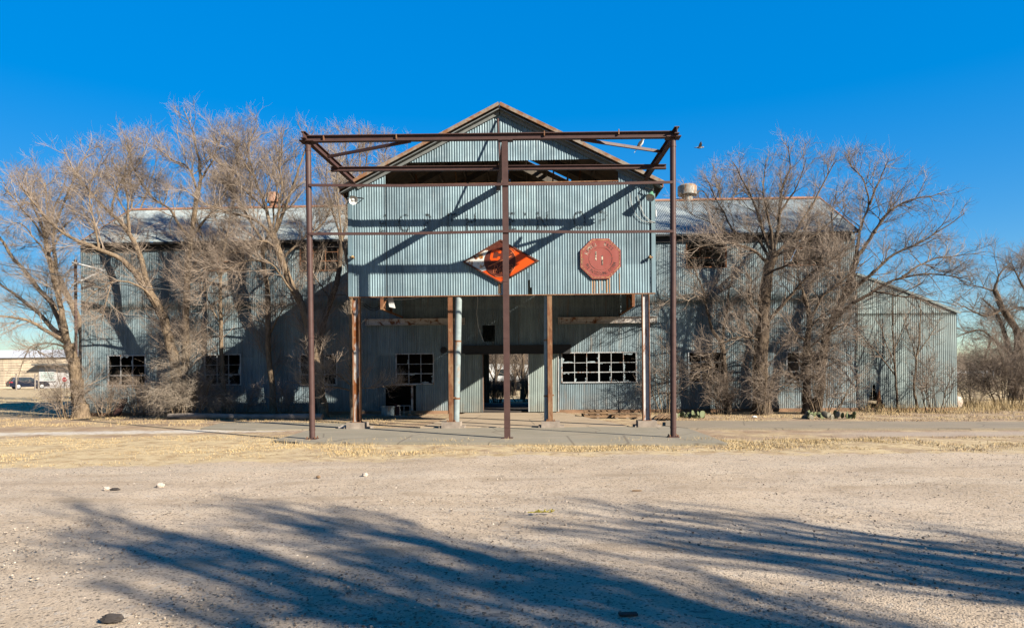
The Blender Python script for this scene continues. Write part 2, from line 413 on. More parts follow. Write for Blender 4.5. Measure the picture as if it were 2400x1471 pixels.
# windows
def window(r, cols, rows_n, mat, shards=0, skip=()):
    x0, x1, z0, z1 = r; m = MB(); y0, y1 = YW-.035, YW+.03; t = .045
    m.box((x0-t, y0, z0-t), (x0, y1, z1+t)); m.box((x1, y0, z0-t), (x1+t, y1, z1+t))
    m.box((x0, y0, z1), (x1, y1, z1+t)); m.box((x0, y0-.03, z0-t), (x1, y1, z0))
    b = .011
    for i in range(1, cols):
        x = x0+(x1-x0)*i/cols; bb = b*(2.6 if cols == 6 and i == 3 else 1)
        m.box((x-bb, y0+.012, z0), (x+bb, y1-.012, z1))
    for j in range(1, rows_n):
        z = z0+(z1-z0)*j/rows_n; bb = b*(1.5 if j == 1 else 1)
        if j in skip: continue
        m.box((x0, y0+.008, z-bb), (x1, y1-.008, z+bb))
    o = m.build('window', mat, bld)
    if shards:
        g = MB(); cw, chh = (x1-x0)/cols, (z1-z0)/rows_n
        for k in range(shards):
            i, j = random.randrange(cols), random.randrange(rows_n)
            cx, cz = x0+i*cw, z0+j*chh; side = random.randrange(4); L = random.uniform(.3, .95); pts = []
            nn = 6
            for q in range(nn+1):
                s_ = q/nn*L; d = 0 if q in (0, nn) else random.uniform(.02, .075)
                pts.append((s_, d))
            pts = [(0, 0)]+[(s_, d) for s_, d in pts[1:-1]]+[(L, 0)]
            def put(s_, d):
                if side == 0: return (cx+s_*cw, cz+.012+d)
                if side == 1: return (cx+s_*cw, cz+chh-.012-d)
                if side == 2: return (cx+.012+d, cz+s_*chh)
                return (cx+cw-.012-d, cz+s_*chh)
            g.prism([put(*q) for q in pts], (0, YW-.004, 0), (1,0,0), (0,0,1), (0,1,0), .004)
        g.build('broken_glass', M['glass'], o)
    return o
for i, r in enumerate(low):
    window(r, 6 if i == 4 else 3, 3, M['winframe'], 16 if i == 4 else 4)
for i, r in enumerate(upw): window(r, 3, 3, M['rustframe'], 0, (1,) if i == 3 else ())
# hole trim below the fourth window, with its leftover post
mb = MB(); x0, x1, z0, z1 = lowhole
mb.box((x0, YW-.03, z1), (x1, YW+.02, z1+.03)); px_ = P(966, 930, YW).x; mb.box((px_-.05, YW+.03, z0), (px_+.03, YW+.11, z1))
mb.build('opening_frame', M['beam'], bld)
# sliding doors, track and header
def panel(x0, x1, y0, y1, name, edge):
    a, b, c, d = rect(x0, x1, y0, y1, YW-.14); c = .06; m = MB()
    sheet(m, (0, YW-.14, 0), (1,0,0), (0,0,1), (0,-1,0), a, b, rows_of(c, d, (), .5), seed=int(x0))
    o = m.build(name, M['galv_door'], bld, smooth=True)
    m = MB(); m.box((a-.03, YW-.17, c), (a, YW-.10, d+.03)); m.box((b, YW-.17, c), (b+.03, YW-.10, d+.03)); m.box((a, YW-.168, d), (b, YW-.10, d+.03))
    m.build('door_edge', edge, o)
panel(1062, 1130, 828, 963, 'sliding_door', M['greytrim']); panel(1240, 1308, 824, 962, 'sliding_door', M['column_white'])
a, b, c, d = rect(1084, 1338, 808, 827, YW-.2); mb = MB(); mb.box((a, YW-.24, c), (b, YW-.03, d)); mb.box((a+.1, YW-.26, c-.04), (b-.1, YW-.2, c)); mb.build('door_track', M['dark_steel'], bld)
# door jamb seen rusty at the left of the opening
mb = MB(); mb.box((door[0]-.035, YW-.03, .1), (door[0], YW+.12, door[3])); mb.build('door_jamb', M['rust'], bld)
a, b, c, d = rect(1040, 1048, 813, 827, YW); mb = MB(); mb.lathe((a, YW-.05, c+.12), [(.14, 0), (.14, .03)], 14, (0,-1,0)); mb.build('vent_plate', M['black'], bld)
# wall beams
for x0, x1, y0, y1 in ((855, 1089, 746, 761), (1308, 1541, 742, 757)):
    a, b, c, d = rect(x0, x1, y0, y1, YW-.18); m = MB()
    m.ibeam((a, YW-.12, (c+d)/2), (b, YW-.12, (c+d)/2), .16, d-c, .02)
    o = m.build('wall_beam', M['beam'], bld)
    m = MB()
    for xe, s in ((a, 1), (b, -1)):
        for i in range(2):
            for j in range(3): m.lathe((xe+s*(.05+.09*i), YW-.125, c+.055+j*(d-c-.11)/2), [(.018, 0), (.018, .02)], 8, (0,-1,0))
    m.build('bolts', M['black'], o)
# dangling wires and coils under the canopy
mb = MB()
mb.tube([P(x, y, 22.5) for x, y in ((860, 691), (880, 697), (905, 701), (940, 702), (965, 700), (1010, 690))], .012, 5)
mb.tube([P(x, y, 24) for x, y in ((1118, 690), (1120, 705), (1117, 735), (1121, 765), (1128, 785), (1133, 800))], .014, 5)
mb.build('loose_wire', M['pale_wire'], bld)
mb = MB()
for k, (r_, yy) in enumerate(((.35, 712), (.42, 720), (.30, 703))):
    c = P(876, yy, YW-.3); mb.tube([c+V((-r_+r_*2*t, 0, -.55*r_*math.sin(math.pi*t)+.1*k)) for t in np.linspace(0, 1, 9)], .014, 5)
mb.build('cable_coil', M['black'], bld)

# ================================================================ canopy
FXL, FXR = -5.6, 3.56; AX, AZ = -1.02, 9.65; EXL, EXR = P(796, 441, 20.2).x, P(1554, 433, 20.2).x; EZ = 7.23
SL = (AZ-EZ)/((EXR-EXL)/2)
AX = (EXL+EXR)/2
OB, OT = P(1180, 428, YC).z, P(1180, 377, YC).z; OXL, OXR = P(903, 410, YC).x, P(1449, 410, YC).x
ftop = lambda us: AZ-.12-SL*np.abs(us-AX)
def fhole(uu, vv):
    lim = (vv > OB) & (vv < OT) & (uu > OXL) & (uu < OXR)
    tear = (uu > P(1237, 660, YC).x) & (uu < P(1237, 660, YC).x+.14*np.clip((P(1237, 640, YC).z-vv)/.6, 0, 1)) & (vv < P(1237, 640, YC).z)
    gap = np.zeros(len(uu), bool)
    for px, y0, y1 in ((905, 436, 690), (951, 436, 600), (1052, 500, 690), (1165, 560, 690), (1283, 436, 690), (1410, 560, 690), (1524, 480, 690)):
        q = P(px, 560, YC).x; gap |= (np.abs(uu-q) < .0062) & (vv < P(px, y0, YC).z) & (vv > P(px, y1, YC).z)
    return lim | tear | gap
mb = MB()
sheet(mb, (0, YC, 0), (1,0,0), (0,0,1), (0,-1,0), FXL, FXR, rows_of(4.0, AZ, (OB, OT), .22, (OT-.001,)), top=ftop, hole=fhole, seed=21, spp=8)
face = mb.build('canopy_front', M['galv_face'], bld, smooth=True)
mb = MB(); mb.box((FXL, YC-.03, 3.985), (FXR, YC+.05, 4.015)); mb.box((OXL, YC-.022, OB-.03), (OXR, YC+.03, OB)); mb.build('bottom_trim', M['rust'], face)
# corner flashings
mb = MB()
for x, s in ((FXL, 1), (FXR, -1)): mb.box((x-.02 if s > 0 else x-.1, YC-.028, 4.02), (x+.1 if s > 0 else x+.02, YC-.016, 7.0)); 
mb.build('corner_flashing', M['galv_face'], face)
for X, s in ((FXL, -1), (FXR, 1)):
    mb = MB()
    bt = lambda us: np.where(us < YM, 5.1, 4.0)
    sheet(mb, (X, 0, 0), (0,1,0), (0,0,1), (s,0,0), YC+.02, YW-.03, rows_of(4.0, 7.1, (5.1,), .6), bot=bt, seed=30+s, spp=6)
    mb.build('canopy_side', M['galv_face'], bld, smooth=True)
# canopy roof: two slopes running back into the main roof
LS = math.hypot((EXR-EXL)/2, AZ-EZ)
def cr_hole(side):
    def h(uu, vv):
        yend = 28.2+(1-vv/LS)*3.7
        m = uu > yend
        if side > 0: m |= (np.abs(uu-24.4) < .11) & (vv > .9) & (vv < 2.6) & ~((vv > 1.45) & (vv < 1.62))
        return m
    return h
for s in (-1, 1):
    d = V((s*(EXR-EXL)/2, 0, EZ-AZ)).normalized(); nn = V((-d.z*s, 0, d.x*s)); nn = nn if nn.z > 0 else -nn
    mb = MB(); sheet(mb, (AX, 0, AZ+.02), (0,1,0), d, nn, 20.2, 31.9, rows_of(0, LS, (.9, 1.45, 1.62, 2.6), .5), hole=cr_hole(s), seed=40+s)
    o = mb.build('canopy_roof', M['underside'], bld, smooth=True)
    m = MB(); e0 = V((AX, 20.18, AZ-.03)); e1 = e0+d*LS
    m.bar(e0-V((0,.02,0))+nn*.025, e1-V((0,.02,0))+nn*.025, .035, .10, nn)
    m.build('rake_trim', M['trim'], o)
    m = MB(); m.bar(e0+V((0,.11,-.10)), e1+V((0,.11,-.10))-d*.02, .18, .03, nn); m.bar(e0+V((0,.17,-.16)), e1+V((0,.17,-.16))-d*.55, .03, .12, nn)
    m.build('soffit', M['greytrim'], o)
    m = MB(); m.bar((e1.x, 20.2, EZ-.06), (e1.x, 28.1, EZ-.06), .03, .14); m.build('eave_trim', M['trim'], o)
    m = MB()
    for k in range(1, 7): q = e0+d*(LS*k/6.6); m.bar((q.x, 20.45, q.z-.1), (q.x, 28.0+3*(1-k/6.6), q.z-.1), .05, .14)
    for yy in (22.3, 24.6, 26.6): m.bar(V((AX, yy, AZ-.28)), V((AX, yy, AZ-.28))+d*(LS-.4), .06, .2, nn)
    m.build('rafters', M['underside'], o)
mb = MB(); mb.bar((AX, YC+.12, OB-.02), (AX, YC+.12, OT+.3), .1, .1); o = mb.build('king_post', M['trim'], bld)
mb = MB()
for i, x in enumerate((915, 985, 1075, 1290, 1350, 1418)):
    q = P(x, 400, YC+1.4); mb.bar((q.x, YC+1.4, 7.0), (q.x+(.5 if q.x > AX else -.5)*.3, YC+1.4, AZ-.25-SL*abs(q.x-AX)), .05, .05)
mb.build('truss_web', M['rust'], bld)
# columns with footings
def column(px, mat, wide, Y=YC+.08):
    q = P(px, 1000, Y); m = MB(); z1 = 3.98; zb = .245
    if wide:
        m.box((q.x-.085, Y-.10, .14), (q.x+.085, Y-.085, z1)) if False else None
        m.bar((q.x, Y, zb), (q.x, Y, z1), .012, .17, (1,0,0))
        m.box((q.x-.088, Y-.02, zb), (q.x+.088, Y+.02, z1))
    else:
        m.box((q.x-.07, Y-.09, zb), (q.x+.07, Y-.075, z1)); m.box((q.x-.07, Y+.075, zb), (q.x+.07, Y+.09, z1)); m.box((q.x-.01, Y-.075, zb), (q.x+.01, Y+.075, z1))
    o = m.build('column', mat, bld)
    if wide:
        m = MB()
        for s in (-1, 1): m.box((q.x+s*.1-.012, Y-.1, zb), (q.x+s*.1+.012, Y+.1, z1))
        m.build('flange', M['rust'], o)
    m = MB(); m.box((q.x-.14, Y-.14, zb-.012), (q.x+.14, Y+.14, zb))
    for s in (-1, 1): m.lathe((q.x+s*.11, Y-.11, zb), [(.016, 0), (.016, .05)], 6)
    m.build('base_plate', M['rust'], o)
    m = MB(); m.prism([(-.28, -.24), (.27, -.25), (.29, .25), (-.27, .26)], (q.x, Y, -.1), (1,0,0), (0,1,0), (0,0,1), zb+.088)
    m.box((q.x-.36, Y-.2, -.1), (q.x+.4, Y+.34, .10)); m.build('footing', M['concrete'], o)
column(838, M['column'], True); column(1058.5, M['rust'], False); column(1290.5, M['rust'], False); column(1515, M['column_white'], True)
# inner bents
mb = MB()
for X, s in ((FXL+.06, 1), (FXR-.06, -1)):
    mb.bar((X, YM, 4.0), (X, YM, 7.0), .1, .1); mb.bar((X, YM, 4.03), (X, YW-.05, 4.03), .06, .06); mb.bar((X, YM+.1, 4.1), (X+s*.5, YM+1, 5.6), .05, .05)
    mb.bar((X, YM+1.6, 4.0), (X, YM+1.6, 7.0), .07, .07); mb.bar((X+s*.02, YM-.3, 5.4), (X+s*.02, YM+.4, 4.1), .05, .05)
mb.build('inner_frame', M['rust'], bld)
mb = MB(); q = P(906, 700, YM+.3); mb.prism([(-.05, .5), (.12, .5), (.32, -.35), (.1, -.3)], (q.x, YM+.3, q.z), (1,0,0), (0,0,1), (0,1,0), .02); mb.build('torn_panel', M['white'], bld)
# ghost lettering painted across the canopy front
n = N('worn_black_lettering')
al = n.math('MULTIPLY', n.ramp(n.noise(1.0, 6, .7, n.scale((24, 24, 12))), .46, .57), n.ramp(n.noise(3.4, 3), .36, .52))
M['ghost'] = n.out((.035, .045, .05), .85, alpha=n.math('MULTIPLY', al, .8))
gh = MB(); zc = P(1100, 521, YC).z
for ch, px in zip('EOPTHEINOP', (897, 949, 1001, 1059, 1104, 1200, 1230, 1271, 1358, 1413)):
    vs, fs = text_mb(ch, .74, .001); q = P(px, 521, YC); wd = .62
    gh.add([(q.x+p.x*wd*1.15, YC-.021-p.z, zc-.02+p.y*1.05) for p in vs], fs)
gh.build('faded_lettering', M['ghost'], face)
n = N('rust_drip'); x, y, z = n.xyz()
M['drip'] = n.out(n.mix(n.noise(8), (.34, .15, .05), (.5, .28, .12)), .8, alpha=n.math('MULTIPLY', n.ramp(n.noise(1.0, 3, .6, n.scale((40, 40, 1.2))), .28, .5), .95))
dr = MB()
for px, y0, y1, wpx in ((1389, 652, 687, 3), (1394, 652, 687, 2), (1404, 652, 687, 2.5), (1411, 652, 680, 1.6), (1422, 652, 686, 4), (1429, 652, 686, 2), (1452, 640, 680, 2), (1173, 664, 688, 4), (1169, 664, 688, 3)):
    a, b, c, d = rect(px-wpx/2, px+wpx/2, y0, y1, YC); us = np.linspace(a, b, 5)
    yy = YC-.0215-.0*us
    dr.add([(u_, YC-(.009*math.cos(2*math.pi*u_/.0762)+.008*((u_/.66) % 1))-.006, zz) for zz in (c, d) for u_ in us], [(i, i+1, 6+i, 5+i) for i in range(4)])
dr.build('rust_stain', M['drip'], face)
# ================================================================ signs
M['orange'] = plain('orange_enamel', (.80, .085, .004), .4, 0, .04, 3)
M['signbrown'] = rusty_paint('brown_sign_paint', (.115, .026, .014), .3, 2, (.13, .035, .015), .6, 1.0)
M['signwhite'] = None
n = N('chipped_white_enamel'); m_ = n.ramp(n.noise(3.4, 6, .62, None, 1.2), .51, .57)
M['signwhite'] = n.out(n.mix(m_, (.72, .71, .66), n.mix(n.ramp(n.noise(14, 5), .4, .6), (.12, .03, .012), (.62, .27, .06))), .6)
M['signframe'] = rusty_paint('rusted_sign_frame', (.10, .035, .022), .4, 2, (.14, .04, .02), .75, 1.0)
M['paleorange'] = plain('pale_orange_line', (.72, .20, .07), .5, 0, .1)
dc = P(1174, 613.5, YC); DY = YC-.10; W_, H_ = 1.14, .655
sg = thing('diamond_sign', (dc.x, DY, dc.z), 'orange and white diamond sign with brown disc mounted on the canopy front', 'sign')
U, Zv, Fw = (1,0,0), (0,0,1), (0,-1,0)
dia = lambda k: [(-W_*k, 0), (0, -H_*k), (W_*k, 0), (0, H_*k)]
mb = MB(); mb.ring(dia(1.0), dia(.925), (dc.x, DY+.09, dc.z), U, Zv, Fw, .10); mb.build('sign_frame', M['signframe'], sg)
Ri = .925; x_l = -.52
mb = MB(); mb.prism(dia(Ri), (dc.x, DY+.05, dc.z), U, Zv, Fw, .03); mb.build('sign_panel', M['orange'], sg)
mb = MB()   # white left part with rust
wl = [(-W_*Ri, 0), (-.56, -H_*Ri*(1-.56/(W_*Ri))), (-.28, -.22), (-.30, .25), (-.42, H_*Ri*(1-.42/(W_*Ri)))]
mb.prism(wl, (dc.x, DY+.019, dc.z), U, Zv, Fw, .006); mb.build('white_panel', M['signwhite'], sg)
mb = MB(); mb.prism([(-.42, H_*Ri*(1-.42/(W_*Ri))), (-.30, .25), (.2, .3), (.22, H_*Ri*(1-.22/(W_*Ri))), (0, H_*Ri)], (dc.x, DY+.019, dc.z), U, Zv, Fw, .006); mb.build('rusted_panel', M['signbrown'], sg)
mb = MB(); circ = lambda r, k=48: [(r*math.cos(2*math.pi*i/k), r*.98*math.sin(2*math.pi*i/k)) for i in range(k)]
mb.prism(circ(.475), (dc.x-.02, DY+.012, dc.z), U, Zv, Fw, .008); mb.build('brown_disc', M['signbrown'], sg)
mb = MB(); arc = [(math.cos(t), math.sin(t)) for t in np.linspace(-1.9, 1.2, 40)]
for (c0, s0), (c1, s1) in zip(arc[:-1], arc[1:]): mb.prism([(.468*c0, .459*s0), (.480*c0, .471*s0), (.480*c1, .471*s1), (.468*c1, .459*s1)], (dc.x-.02, DY+.004, dc.z), U, Zv, Fw, .004)
mb.bar((dc.x-.38, DY+.0, dc.z-.155), (dc.x+.32, DY+.0, dc.z+.15), .006, .02, (0,0,1)); mb.bar((dc.x+.10, DY+.002, dc.z+.50), (dc.x+.44, DY+.002, dc.z+.315), .006, .012); mb.bar((dc.x+.30, DY+.002, dc.z+.23), (dc.x+.44, DY+.002, dc.z+.315), .006, .012)
mb.build('outline', M['paleorange'], sg)
mb = MB()   # C: built as a slanted squared ring with a gap
def letter(mb, ox, oz, pts, t=.008, sh=.22, yy=0.0): mb.prism([(ox+a+sh*b, oz+b) for a, b in pts], (dc.x, DY+.004+yy, dc.z), U, Zv, Fw, t)
def letterC(mb, ox, oz, w, h, s):
    letter(mb, ox, oz, [(0, .06), (.05, 0), (s, s), (s, h-s), (.05, h), (0, h-.06)]); letter(mb, ox, oz, [(.05, 0), (w-.05, 0), (w, .06), (w-s, s), (s, s)])
    letter(mb, ox, oz, [(w-s, s), (w, .06), (w, h*.36), (w-s, h*.36)]); letter(mb, ox, oz, [(s, h-s), (w-s, h-s), (w, h-.06), (w-.05, h), (.05, h)]); letter(mb, ox, oz, [(w-s, h-s), (w-s, h*.64), (w, h*.64), (w, h-.06)])
letterC(mb, -.34, .02, .30, .335, .075); mb.build('letter', M['orange'], sg)
mb = MB()
def stroke(mb, ox, oz, pts, closed=True, sh=.22, w_=.012):
    q = [V((dc.x+ox+a+sh*b, DY+.002, dc.z+oz+b)) for a, b in pts]
    for i in range(len(q)-(0 if closed else 1)): mb.bar(q[i], q[(i+1) % len(q)], .006, w_, (0, 1, 0)) if False else mb.tube([q[i], q[(i+1) % len(q)]], w_/2, 5)
stroke(mb, -.23, -.345, [(0, 0), (0, .24), (.06, .24), (.125, .12), (.19, .24), (.25, .24), (.25, 0), (.19, 0), (.19, .14), (.125, .03), (.06, .14), (.06, 0)])
stroke(mb, .10, -.345, [(.04, 0), (0, .05), (0, .19), (.04, .24), (.19, .24), (.22, .2), (.22, .16), (.165, .16), (.165, .19), (.06, .19), (.06, .05), (.165, .05), (.165, .09), (.11, .09), (.11, .135), (.22, .135), (.22, .04), (.19, 0)])
mb.build('letter', M['paleorange'], sg)
# octagon
M['oct'] = None
n = N('faded_red_sign_paint'); f = n.ramp(n.noise(1.0, 4, .6, n.scale((5, 5, 1.2))), .3, .7)
M['oct'] = n.out(n.mix(n.ramp(n.noise(4, 6, .7), .62, .7), n.mix(f, (.28, .056, .042), (.34, .10, .082)), (.22, .10, .07)), .6, 0, n.noise(30), .06, .001)
M['octtrim'] = rusty_paint('yellow_sign_line', (.62, .44, .19), .5, 3, (.10, .04, .03), .7, 1.0)
n = N('chipped_cream_lettering'); M['octtext'] = n.out(n.mix(n.ramp(n.noise(9, 5), .42, .55), (.70, .62, .48), (.05, .035, .03)), .7)
n = N('dark_worn_lettering'); M['octdark'] = n.out(n.mix(n.ramp(n.noise(11, 5), .45, .55), (.045, .04, .04), (.30, .09, .06)), .7)
oc = P(1407, 607, YC); OY = YC-.06; R8 = .645
og = thing('octagon_sign', (oc.x, OY, oc.z), 'faded red octagonal sign with a circle and worn lettering on the canopy front', 'sign')
octo = lambda r: [(r*math.cos(math.pi/8+i*math.pi/4), r*math.sin(math.pi/8+i*math.pi/4)) for i in range(8)]
mb = MB(); mb.prism(octo(R8), (oc.x, OY+.04, oc.z), U, Zv, Fw, .05); mb.build('sign_panel', M['oct'], og)
mb = MB(); mb.ring(octo(R8-.035), octo(R8-.05), (oc.x, OY-.008, oc.z), U, Zv, Fw, .006); mb.build('border_line', M['octtrim'], og)
mb = MB(); mb.ring(circ(.348), circ(.336), (oc.x, OY-.008, oc.z), U, Zv, Fw, .006); mb.build('circle_line', M['octdark'], og)
mb = MB(); mb.box((oc.x-.155, OY-.016, oc.z-.045), (oc.x-.118, OY-.009, oc.z+.215)); mb.box((oc.x+.03, OY-.016, oc.z-.19), (oc.x+.07, OY-.009, oc.z+.09)); mb.build('centre_stroke', M['octtext'], og)
def arc_text(body, r, a0, a1, size, mat, flip):
    m = MB(); K = len(body)
    for i, ch in enumerate(body):
        if ch == ' ': continue
        a = math.radians(a0+(a1-a0)*i/max(K-1, 1)); vs, fs = text_mb(ch, size, .002)
        c_, s_ = r*math.cos(a), r*math.sin(a); rot = a-math.pi/2 if not flip else a+math.pi/2
        m.add([(oc.x+c_+(p.x*.72*math.cos(rot)-p.y*math.sin(rot)), OY-.013-p.z, oc.z+s_+(p.x*.72*math.sin(rot)+p.y*math.cos(rot))) for p in vs], fs)
    m.build('lettering', mat, og)
arc_text('KIMBELL', .445, 158, 108, .155, M['octtext'], False); arc_text('B', .445, 72, 71, .155, M['octtext'], False)
arc_text('ISHARD', .445, 63, 26, .13, M['octdark'], False) if False else arc_text('ROS', .445, 62, 40, .13, M['octdark'], False)
arc_text('PRE PROCESSING SYSTEM', .445, 203, 340, .135, M['octdark'], True)
# insulators, lamps on the canopy
for px, lab in ((829, 'small rusty insulator bracket near the left edge of the canopy front'), (1521, 'small rusty insulator bracket near the right edge of the canopy front')):
    q = P(px, 604, YC); t = thing('insulator_bracket', (q.x, YC-.03, q.z), lab, 'bracket', 'rusty insulator brackets on the canopy'); s = 1 if px < 1000 else -1
    m = MB(); m.bar((q.x, YC-.02, q.z), (q.x, YC-.16, q.z), .05, .05); m.bar((q.x-s*.1, YC-.1, q.z), (q.x+s*.04, YC-.1, q.z), .03, .04); m.build('arm', M['rust'], t)
    m = MB(); m.lathe((q.x, YC-.13, q.z-.04), [(.03, 0), (.05, .02), (.05, .05), (.03, .08)], 10); m.build('insulator', M['octtrim'], t)
def lamp(c, axis, r, L, shade_mat, inner_mat, label, base):
    t = thing('floodlight', c, label, 'floodlight', 'floodlights on the canopy'); ax = V(axis).normalized()
    m = MB(); m.lathe(c, [(r*.28, -L), (r*.45, -L*.75), (r*.8, -L*.3), (r, 0), (r*1.03, .01), (r*.96, .0), (r*.75, -L*.28), (r*.1, -L*.6)], 20, ax); m.build('lamp_shade', shade_mat, t, smooth=50)
    m = MB(); m.lathe(c, [(r*.1, -L*.58), (r*.74, -L*.262), (r*.955, .004), (r*.94, .0), (r*.72, -L*.255)], 20, ax); m.build('reflector', M['white'], t, smooth=50)
    m = MB(); m.blob(V(c)-ax*L*.32, (r*.42,)*3, 2); m.build('bulb', inner_mat, t, smooth=True)
    m = MB(); q = V(c)-ax*(L+.02); m.lathe(q, [(r*.3, -.14), (r*.34, 0)], 12, ax); m.tube([q-ax*.1, base+V((0,-.12,.12)), base+V((0,-.02,.14))], .018, 6); m.build('lamp_mount', M['black'], t, smooth=40)
q = P(828, 469, YC-.42); lamp((q.x, YC-.42, q.z), (.35, -.75, -.42), .13, .26, M['white'], M['white'], 'white round floodlight below the left eave of the canopy', V((q.x+.2, YC-.02, q.z)))
q = P(1524, 463, YC-.45); lamp((q.x, YC-.45, q.z), (-.25, -.6, -.62), .125, .3, M['green_enamel'], M['white'], 'green shaded floodlight below the right eave of the canopy', V((q.x-.1, YC-.02, q.z+.25)))
q = P(1541, 500, YC+.9); t = thing('flood_lamp', (FXR+.03, q.y, q.z), 'small white flood lamp on the right side wall of the canopy', 'floodlight')
m = MB(); m.lathe((FXR+.06, q.y, q.z), [(.05, 0), (.10, .13), (.12, .15)], 14, (1,-.3,0)); m.build('lamp_housing', M['white'], t, smooth=40)
m = MB(); m.box((FXR+.01, q.y-.05, q.z-.05), (FXR+.08, q.y+.05, q.z+.05)); m.build('lamp_mount', M['greytrim'], t)
# conductor wires drooping on the right of the front
mb = MB()
mb.tube([P(x, y, YC-.04) for x, y in ((1494, 458), (1500, 480), (1510, 505), (1524, 518), (1536, 521))], .011, 5); mb.tube([P(x, y, YC-.05) for x, y in ((1476, 455), (1480, 478), (1492, 505), (1506, 518), (1530, 522))], .008, 5)
tag(mb.build('lamp_wire', M['pale_wire']), 'loose lamp wires drooping on the upper right canopy front', 'wire')
# ducts beside the inner columns
def duct(pts, Y, r, label):
    q = [P(x, y, Y) for x, y in pts]; t = thing('suction_duct', (q[-1].x, Y, q[-1].z), label, 'duct', 'zinc suction ducts under the canopy')
    k = .55; mid = q[0].lerp(q[-1], k); m = MB(); m.tube([q[0], mid], [r*1.04, r*1.04], 20); m.build('upper_pipe', M['pipe'], t, smooth=50)
    m = MB(); m.tube([mid+(q[-1]-q[0]).normalized()*-.05, q[-1]], [r, r*.98], 20); m.build('lower_pipe', M['pipe'], t, smooth=50)
    m = MB()
    for kk in (.36, .8): c = q[0].lerp(q[-1], kk); m.tube([c, c+(q[-1]-q[0]).normalized()*.05], r*1.08, 20)
    c = q[0].lerp(q[-1], .8); m.bar(c+V((0,-r,0)), c+V((.22 if q[0].x > 0 else -.22, -r, 0)), .03, .04); m.build('strap', M['rust'], t)
duct([(1075, 688), (1069, 992)], YC+.1, .098, 'leaning zinc duct right of the second canopy column from the left')
duct([(1281, 688), (1281, 985)], YC+.15, .078, 'slim zinc duct left of the third canopy column from the left')

# ================================================================ free-standing steel frame in front
fr = thing('steel_gantry', (-1, YF, 0), 'rust brown steel frame of three tall posts standing before the canopy', 'gantry')
def pole(pxb, pyb, pxt, pyt):
    b = P(pxb, pyb, YF); tt = P(pxt, pyt, YF); m = MB(); b.z = .05
    r = .073; m.tube([b, b.lerp(tt, .997)], r, 20); o = m.build('pole', M['frame'], fr, smooth=50)
    m = MB()
    for k in (.03, .34, .68, .97): c = b.lerp(tt, k); m.tube([c, c+V((0,0,.05 if k > .1 else .03))], r*1.1, 20)
    m.build('collar', M['frame'], o, smooth=50)
    m = MB(); m.cbox(tt+V((0,0,.01)), (.36, .3, .025)); m.cbox(b+V((0,0,.012)), (.26, .26, .024)); m.build('plate', M['frame'], o)
    m = MB(); 
    for sx in (-1, 1):
        for sy in (-1, 1): m.lathe(b+V((sx*.1, sy*.1, .02)), [(.016, 0), (.016, .05)], 6)
    m.build('bolts', M['rust'], o)
    return b, tt
bl, tl = pole(732, 1033, 722, 334); br, tr_ = pole(1578, 1028, 1577, 324)
tc = P(1183, 328, YF); bc = V((tc.x, YF, .05))
mb = MB(); mb.box((tc.x-.075, YF-.07, .05), (tc.x+.075, YF+.07, tc.z)); 
post = mb.build('centre_post', M['frame'], fr)
mb = MB()
for yy in (792, 660, 1000): z = P(1183, yy, YF).z; mb.box((tc.x-.06, YF-.078, z-.012), (tc.x+.06, YF-.068, z+.012))
mb.box((tc.x-.16, YF-.1, tc.z-.03), (tc.x+.2, YF+.1, tc.z)); mb.box((tc.x-.14, YF-.14, .04), (tc.x+.14, YF+.14, .062)); mb.build('plate', M['frame'], post)
mb = MB(); zt = tl.z+.085; zt2 = tr_.z+.085
mb.ibeam((tl.x-.02, YF, zt), (tr_.x+.05, YF, zt2), .14, .16, .02); mb.box((tl.x, YF-.075, zt-.06), (tr_.x, YF-.055, zt+.06)) if False else None
tb = mb.build('top_beam', M['frame'], fr)
mb = MB()
for px in (760, 930, 1276, 1450): q = P(px, 322, YF); mb.box((q.x-.012, YF-.072, zt-.062), (q.x+.012, YF-.012, zt+.062))
mb.build('web_stiffener', M['rust'], tb)
def brace(p0, p1, w_, h_, name='brace'):
    m = MB(); m.ibeam(p0, p1, w_, h_, .016); return m.build(name, M['frame'], fr)
LB0, LB1 = tl+V((-.05, -.24, .12)), P(829, 424, 20.2); RB0, RB1 = tr_+V((.06, -.24, .13)), P(1513, 416, 20.2)
brace(LB0, LB1, .12, .17); brace(RB0, RB1, .12, .17)
brace(tc+V((0, .05, .08)), P(1168, 440, YC-.03), .12, .17)
YB2 = 19.0; a, b = P(776, 397, YB2), P(1561, 391, YB2); brace(a, b, .12, .12, 'cross_beam')
def on(p0, p1, y): t = (y-p0.y)/(p1.y-p0.y); return p0.lerp(p1, t)
m = MB(); m.bar(on(LB0, LB1, 18.35), P(962, 331, YF), .06, .07); m.build('diagonal', M['frame'], fr)
m = MB(); m.bar(on(RB0, RB1, 18.3), P(1362, 327, YF), .06, .07); m.build('diagonal', M['frame'], fr)
ce = P(1168, 440, YC-.03); m = MB(); m.tube([P(1167, 279, YC-.04), (tc+V((0, .05, .08))).lerp(ce, .66)], .028, 8); m.build('hanger_rod', M['frame'], fr)
for y0, y1, y2 in ((434, 436, 427), (548, 546, 542)):
    p0, p1, p2 = P(724, y0, YF-.075), P(1183, y1-4, YF-.09), P(1578, y2, YF-.075)
    m = MB(); c0 = p0.lerp(p1, .5)+V((0,0,-.025)); c1 = p1.lerp(p2, .5)+V((0,0,-.02))
    for q0, q1 in ((p0, c0), (c0, p1), (p1, c1), (c1, p2)): m.bar(q0, q1, .03, .065)
    m.build('rail', M['frame'], fr)
